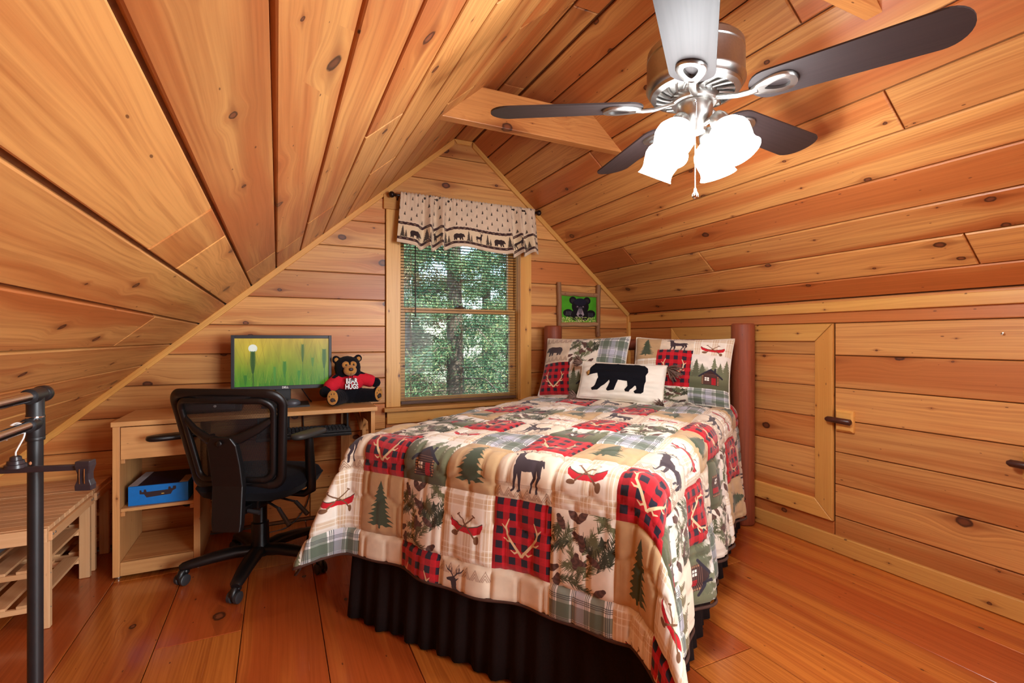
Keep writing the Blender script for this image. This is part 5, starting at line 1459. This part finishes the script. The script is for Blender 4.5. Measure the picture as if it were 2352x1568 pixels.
OC(ring_tube(back_ring(0.27, 0.222, 0.0, 1.0, 0.055), 0.025, 12, 0.7, 1.0), 'back_frame', CHB, smooth=60)
OC(ring_tube([(p[0], p[1] - 0.012, p[2]) for p in back_ring(0.236, 0.19, 0.07, 0.93, 0.05)], 0.015, 8, 0.9, 1.1), 'inner_rim', CHB, smooth=60)
OC(MB().grid([[bk(u * (0.212 + 0.042 * t), t) for t in np.linspace(0.02, 0.98, 24)] for u in np.linspace(-1, 1, 24)]), 'mesh_back', CMESH, smooth=180)
off = lambda p, d: (p[0], p[1] - d, p[2])
OC(MB().tube([off(bk(-0.222, 0.74), 0.015), off(bk(-0.16, 0.62), 0.03), off(bk(-0.08, 0.53), 0.045), off(bk(0.0, 0.50), 0.05), off(bk(0.08, 0.54), 0.045), off(bk(0.16, 0.63), 0.03), off(bk(0.222, 0.73), 0.015)], [0.014, 0.02, 0.024, 0.026, 0.024, 0.02, 0.014], 12, sc=(1.0, 0.6)), 'lumbar_support', CHB, smooth=60)
OC(MB().loft([[(-w, y - 0.022, z), (w, y - 0.022, z), (w, y + 0.014, z), (-w, y + 0.014, z)] for w, y, z in ((0.070, -0.262, 0.30), (0.076, -0.26, 0.34), (0.078, -0.25, 0.52), (0.078, -0.268, 0.62), (0.074, -0.295, 0.725), (0.05, -0.305, 0.765))]), 'back_column', CHB, bevel=0.008, seg=3)
OC(MB().bx((-0.05, -0.25, 0.36), (0.05, -0.12, 0.40)), 'back_bracket', CHB, bevel=0.006)
OC(MB().ball(off(bk(0, 0.5), 0.08), (0.014, 0.006, 0.014), 12, 8), 'knob', CHB, smooth=60)
PADM = plain('arm_pad', (64, 64, 62), 0.45, noise=0.1)
def arm(side, yaw, dx, dy=0.0):
    x = 0.275 * side
    OC(MB().tube([(0.12 * side, 0.02, 0.405), (0.235 * side, 0.02, 0.40), (x, 0.02, 0.425), (x, 0.015, 0.50), (x, 0.0, 0.62), (x, -0.005, 0.714)], [0.016, 0.018, 0.024, 0.026, 0.024, 0.02], 12, sc=(1, 1.0)), 'arm_post', CHB, smooth=60)
    M = Matrix.Translation((x, -0.005, 0.726)) @ Matrix.Rotation(math.radians(yaw), 4, 'Z') @ Matrix.Translation((dx, dy, 0))
    pts = []
    for k in range(24):
        a = 2 * math.pi * k / 24
        cx, sy = math.cos(a), math.sin(a)
        pts.append((math.copysign(abs(cx) ** 0.7, cx) * 0.047, math.copysign(abs(sy) ** 0.6, sy) * 0.125))
    rings = [[(p[0] * s, p[1] * (0.6 + 0.4 * s), z) for p in pts] for s, z in ((0.75, -0.012), (0.97, -0.006), (1.0, 0.004), (0.93, 0.013), (0.6, 0.017))]
    OC(MB().loft(rings, M=M), 'arm_pad', PADM if side > 0 else CHB, smooth=60)
arm(1, -8, 0.0)
arm(-1, 137, 0.0, 0.16)

# ------------------------------------------------------------------ slatted benches under the slope
BENX = wood('bench_x', (234, 188, 138), (206, 152, 100), (224, 172, 120), knots=0.2, kx=0.9, kr=0.004, streak=0.4, var=0.15, rough=0.5)
BENY = wood('bench_y', (234, 188, 138), (206, 152, 100), (224, 172, 120), axis='y', knots=0.2, kx=0.9, kr=0.004, streak=0.4, var=0.15, rough=0.5)
BENZ = wood('bench_z', (234, 188, 138), (206, 152, 100), (224, 172, 120), axis='z', knots=0.2, kx=0.9, kr=0.004, streak=0.4, var=0.15, rough=0.5)
SCREW = plain('bolt_steel', (150, 146, 140), 0.3, 0.9)
def bench(y0, y1, label):
    x0, x1, H = -1.43, -0.875, 0.435
    t = thing('shoe_bench', label, 'bench', ((x0 + x1) / 2, (y0 + y1) / 2, 0), group='pale slatted benches under the slope')
    hx, hy = (x1 - x0) / 2, (y1 - y0) / 2
    n = max(4, int(round((y1 - y0) / 0.062)))
    w = (y1 - y0 - 0.02) / n
    for k in range(n): MB().bx((-hx, -hy + 0.01 + k * w + 0.0012, H - 0.02), (hx, -hy + 0.01 + (k + 1) * w - 0.0012, H)).build('top_slat', BENX, t, bevel=0.002)
    for s in (-1, 1):
        MB().bx((-hx, s * hy - 0.011, H - 0.062), (hx, s * hy + 0.011, H - 0.001) if False else (hx, s * (hy) + 0.011, H - 0.002)).build('end_rail', BENX, t, bevel=0.003)
        MB().bx((s * hx - 0.011, -hy + 0.012, H - 0.062), (s * hx + 0.011, hy - 0.012, H - 0.022)).build('side_rail', BENY, t, bevel=0.003)
        for q in (-1, 1):
            MB().bx((s * (hx - 0.02) - 0.022, q * (hy - 0.028) - 0.014, 0.001), (s * (hx - 0.02) + 0.022, q * (hy - 0.028) + 0.014, H - 0.063)).build('leg', BENZ, t, bevel=0.003)
    for zz_ in (0.10, 0.245):
        for s in (-1, 1): MB().bx((-hx + 0.04, s * (hy - 0.03) - 0.009, zz_ - 0.022), (hx - 0.04, s * (hy - 0.03) + 0.009, zz_)).build('cross_rail', BENX, t, bevel=0.002)
        for k in range(5):
            x = -hx + 0.075 + k * (2 * hx - 0.15) / 4
            MB().bx((x - 0.034, -hy + 0.02, zz_ + 0.0005), (x + 0.034, hy - 0.02, zz_ + 0.013)).build('shelf_slat', BENY, t, bevel=0.002)
    b = MB()
    for q in (-1, 1):
        for e in (0.02, 0.045): b.ball((hx + 0.0112, q * (hy - e), H - 0.036), (0.003, 0.005, 0.005), 10, 6)
        for z0 in (0.10, 0.245): b.ball((hx + 0.0022, q * (hy - 0.024), z0 - 0.012), (0.002, 0.003, 0.003), 8, 6)
    b.build('bolts', SCREW, t, smooth=60)
bench(2.715, 3.262, 'pale wooden slatted shoe bench, the nearer one with its corner leg in front')
bench(3.288, 3.578, 'shorter pale slatted bench tucked against the gable wall by the cabinet')
bag = MB()
for c, r in (((-1.22, 2.93, 0.302), (0.13, 0.09, 0.044)), ((-1.16, 2.95, 0.315), (0.08, 0.07, 0.045)), ((-1.29, 2.9, 0.30), (0.07, 0.07, 0.035))): bag.ball((c[0] + 1.22, c[1] - 2.93, c[2] - 0.259), r, 18, 10)
bo = bag.build('cloth_bundle', plain('grey_cloth', (92, 88, 90), 0.8, noise=0.3, nscale=20, bump=0.3))
bo.location = (-1.22, 2.93, 0.2595)
m = bo.modifiers.new('remesh', 'REMESH'); m.mode = 'VOXEL'; m.voxel_size = 0.008; m.use_smooth_shade = True
tag(bo, 'dull grey cloth bundle on the upper shelf of the nearer bench', 'bundle')

# ------------------------------------------------------------------ clothes rack and hanger
rk = thing('clothes_rack', 'black and chrome clothes rack cut by the left edge of the photo', 'clothes rack', (-0.437, 1.297, 0))
def RK(b, name, mat, **k): return b.build(name, mat, rk, **k)
for y in (0.0, -1.0):
    RK(MB().cyl((0, y, 0.05), (0, y, 1.075), 0.0122, n=24), 'post', BLACKP, smooth=40)
    RK(MB().tube([(-0.24, y, 0.035), (0.24, y, 0.035)], 0.014, 16), 'foot_bar', BLACKP, smooth=40)
    RK(MB().lathe([(0.022, 0.015), (0.022, 0.06), (0.017, 0.08)], 20, Matrix.Translation((0, y, 0))), 'foot_socket', BLACKP, smooth=40)
    for x in (-0.2, 0.2): RK(MB().lathe([(0.015, 0.0005), (0.018, 0.004), (0.016, 0.024)], 14, Matrix.Translation((x, y, 0))), 'foot_pad', BLACKP, smooth=40)
RK(MB().lathe([(0.0140, 1.03), (0.0147, 1.032), (0.0147, 1.078), (0.0140, 1.08), (0.0140, 1.115)], 24).cyl((0, -0.03, 1.118), (0, 0.03, 1.118), 0.0150, n=24).lathe([(0.0150, 0), (0.0170, 0.003), (0.0170, 0.018), (0.014, 0.022)], 24, Matrix.Translation((0, 0.022, 1.118)) @ Matrix.Rotation(-math.pi / 2, 4, 'X')), 'tee_fitting', BLACKP, smooth=40)
RK(MB().lathe([(0.0150, 1.074), (0.0150, 1.0765)], 24), 'chrome_ring', CHROME, smooth=40)
RK(MB().cyl((0, -0.035, 1.062), (0, 0.0, 1.062), 0.0140, 0.0135, n=24).lathe([(0.0144, 1.028), (0.0150, 1.03), (0.0150, 1.034), (0.0138, 1.036)], 24), 'rail_socket', BLACKP, smooth=40)
RK(MB().cyl((0, -0.975, 1.118), (0, -0.028, 1.118), 0.0110, n=20), 'top_rail', CHROME, smooth=40)
RK(MB().cyl((0, -0.975, 1.062), (0, -0.033, 1.062), 0.0110, n=20), 'lower_rail', CHROME, smooth=40)
RK(MB().ball((-0.0035, -0.0118, 0.985), (0.0025, 0.002, 0.0035), 10, 6), 'adjustment_hole', plain('hole_tan', (190, 130, 90), 0.8), smooth=60)
hg = thing('clip_hanger', 'black clip hanger with a white wire hook on the lower rail', 'hanger', (-0.437, 1.215, 1.073), math.radians(-14))
WIRE = plain('white_wire', (226, 222, 216), 0.3, 0.4)
DKP = plain('dark_hanger_plastic', (46, 38, 42), 0.3, noise=0.15)
hook = [(0.0, 0.022 * math.cos(math.radians(a)) , -0.0185 + 0.0205 * math.sin(math.radians(a))) for a in range(200, -50, -12)]
hook = [(p[1], 0, p[2]) for p in hook] + [(0.008, 0, -0.042), (0.0, 0, -0.052), (0.0, 0, -0.066)]
hook = [(0.0, p[0], p[2]) for p in hook]
MB().tube(hook, 0.0016, 8).build('hook', WIRE, hg, smooth=180)
MB().lathe([(0.004, -0.058), (0.008, -0.060), (0.009, -0.066), (0.012, -0.067), (0.013, -0.073), (0.016, -0.074), (0.017, -0.080)], 12).build('collar', DKP, hg, smooth=30)
MB().bx((-0.122, -0.005, -0.090), (0.122, 0.005, -0.079)).build('bar', DKP, hg, bevel=0.002)
for s in (-1, 1):
    c = MB().loft([[(s * 0.112 + a * w, b * d, z) for a, b in ((-1, -1), (1, -1), (1, 1), (-1, 1))] for w, d, z in ((0.012, 0.010, -0.072), (0.0125, 0.011, -0.082), (0.0095, 0.008, -0.096), (0.010, 0.008, -0.108), (0.0135, 0.009, -0.118), (0.0135, 0.008, -0.128))])
    o = c.build('clip', DKP, hg, bevel=0.0015)
    for dx in (-0.004, 0.004): MB().tube([(s * 0.112 + dx, -0.0105, -0.086), (s * 0.112 + dx, -0.0108, -0.10), (s * 0.112 + dx, -0.0100, -0.114)], 0.0009, 6).build('spring_wire', CHROME, o)

# ------------------------------------------------------------------ woods outside the window
def leaf_mat(name, c1, c2, c3):
    g = NG(name)
    nz = g.n('TexNoise', {'Vector': g.n('TexCoord').outputs['Object'], 'Scale': 1.7, 'Detail': 2.0}).outputs[0]
    n2 = g.n('TexNoise', {'Vector': g.n('TexCoord').outputs['Object'], 'Scale': 14.0, 'Detail': 2.0}).outputs[0]
    col = g.mix(g.smooth(nz, 0.42, 0.6), srgb(*c1), srgb(*c2))
    col = g.mix(g.smooth(n2, 0.56, 0.68), col, srgb(*c3))
    d = g.n('BsdfPrincipled', {'Base Color': col, 'Roughness': 0.6}).outputs[0]
    t = g.n('BsdfTranslucent', {'Color': col}).outputs[0]
    return g.out(g.n('MixShader', {0: 0.35, 1: d, 2: t}).outputs[0])
LEAF = leaf_mat('evergreen_sprays', (66, 106, 80), (112, 142, 102), (200, 198, 140))
LEAF2 = leaf_mat('autumn_sprays', (124, 124, 92), (160, 136, 110), (214, 194, 160))
BARK = plain('bark', (112, 98, 88), 0.9, noise=0.5, nscale=9, bump=0.6)
GROUND = plain('forest_floor', (120, 96, 66), 0.95, noise=0.5, nscale=2)
gr = MB().bx((-30, GY + 0.6, -3.2), (30, 45, -3.0)).build('ground', GROUND); tag(gr, kind='structure')
def tree(x, y, h, rad, n, label, leaf, low=0.0, seed=1, grp='woods outside the window', size=0.034):
    t = thing('tree', label, 'tree', (x, y, -3.0), group=None)
    q = random.Random(seed); R = np.random.default_rng(seed)
    MB().tube([(0, 0, 0), (0.03, 0.02, h * 0.35), (-0.02, 0, h * 0.7), (0, 0, h)], [0.17, 0.14, 0.09, 0.02], 12).build('trunk', BARK, t, smooth=60)
    br = MB(); cen = []
    for k in range(70):
        z = h * (low + (1 - low) * (k + q.random()) / 70); a = q.uniform(0, 6.283)
        L = rad * (1 - (z / h) * 0.75) * q.uniform(0.6, 1.1)
        e = Vector((math.cos(a) * L, math.sin(a) * L, z - L * q.uniform(0.05, 0.4)))
        m = Vector((math.cos(a) * L * 0.5, math.sin(a) * L * 0.5, z + 0.02))
        br.tube([(0, 0, z), m, e], [0.018, 0.012, 0.004], 5)
        for j in range(10): cen.append(Vector((0, 0, z)).lerp(e, 0.2 + 0.8 * j / 9) + Vector((0, 0, 0.06)))
    br.build('branches', BARK, t)
    C = np.array([tuple(c) for c in cen])
    c = C[R.integers(0, len(C), n)] + R.normal(0, 0.11, (n, 3)) * np.array([1, 1, 0.7])
    d = R.normal(0, 1, (n, 3)); d[:, 2] -= 0.4; d /= np.linalg.norm(d, axis=1, keepdims=True)
    w = np.cross(d, R.normal(0, 1, (n, 3))); w /= np.linalg.norm(w, axis=1, keepdims=True)
    l = size * R.uniform(0.6, 1.6, (n, 1))
    v = np.stack([c - d * l, c + w * l * 0.22, c + d * l, c - w * l * 0.22], 1).reshape(-1, 3)
    me = bpy.data.meshes.new('foliage')
    me.vertices.add(n * 4); me.vertices.foreach_set('co', v.ravel().astype(np.float32))
    me.loops.add(n * 4); me.loops.foreach_set('vertex_index', np.arange(n * 4, dtype=np.int32))
    me.polygons.add(n); me.polygons.foreach_set('loop_start', np.arange(0, n * 4, 4, dtype=np.int32))
    me.update(calc_edges=True); me.materials.append(leaf)
    o = link(bpy.data.objects.new('foliage', me), t); tag(o, kind='stuff')
tree(2.36, 6.9, 9.0, 1.7, 46000, 'evergreen with a dark straight trunk just outside the window', LEAF, 0.1, 1, size=0.03)
tree(1.2, 8.6, 8.5, 1.8, 46000, 'leafy green tree behind the left half of the window', LEAF, 0.05, 2)
tree(4.2, 8.8, 9.5, 2.0, 46000, 'leafy green tree behind the right edge of the window', LEAF, 0.05, 3)
tree(2.6, 11.0, 10.0, 2.4, 34000, 'pale autumn tree farther off through the window', LEAF2, 0.05, 4, size=0.045)
tree(5.2, 12.5, 11.0, 2.6, 34000, 'distant evergreen far behind the right side of the window', LEAF, 0.0, 5, size=0.05)
tree(0.2, 12.0, 10.0, 2.6, 34000, 'distant evergreen far behind the left side of the window', LEAF, 0.0, 6, size=0.05)
tree(1.9, 15.0, 10.0, 3.0, 30000, 'leafy tree deep in the woods seen past the left pane edge', LEAF2, 0.0, 7, size=0.06)
tree(4.0, 15.5, 10.0, 3.0, 30000, 'leafy tree deep in the woods seen behind the dark trunk', LEAF, 0.0, 8, size=0.06)
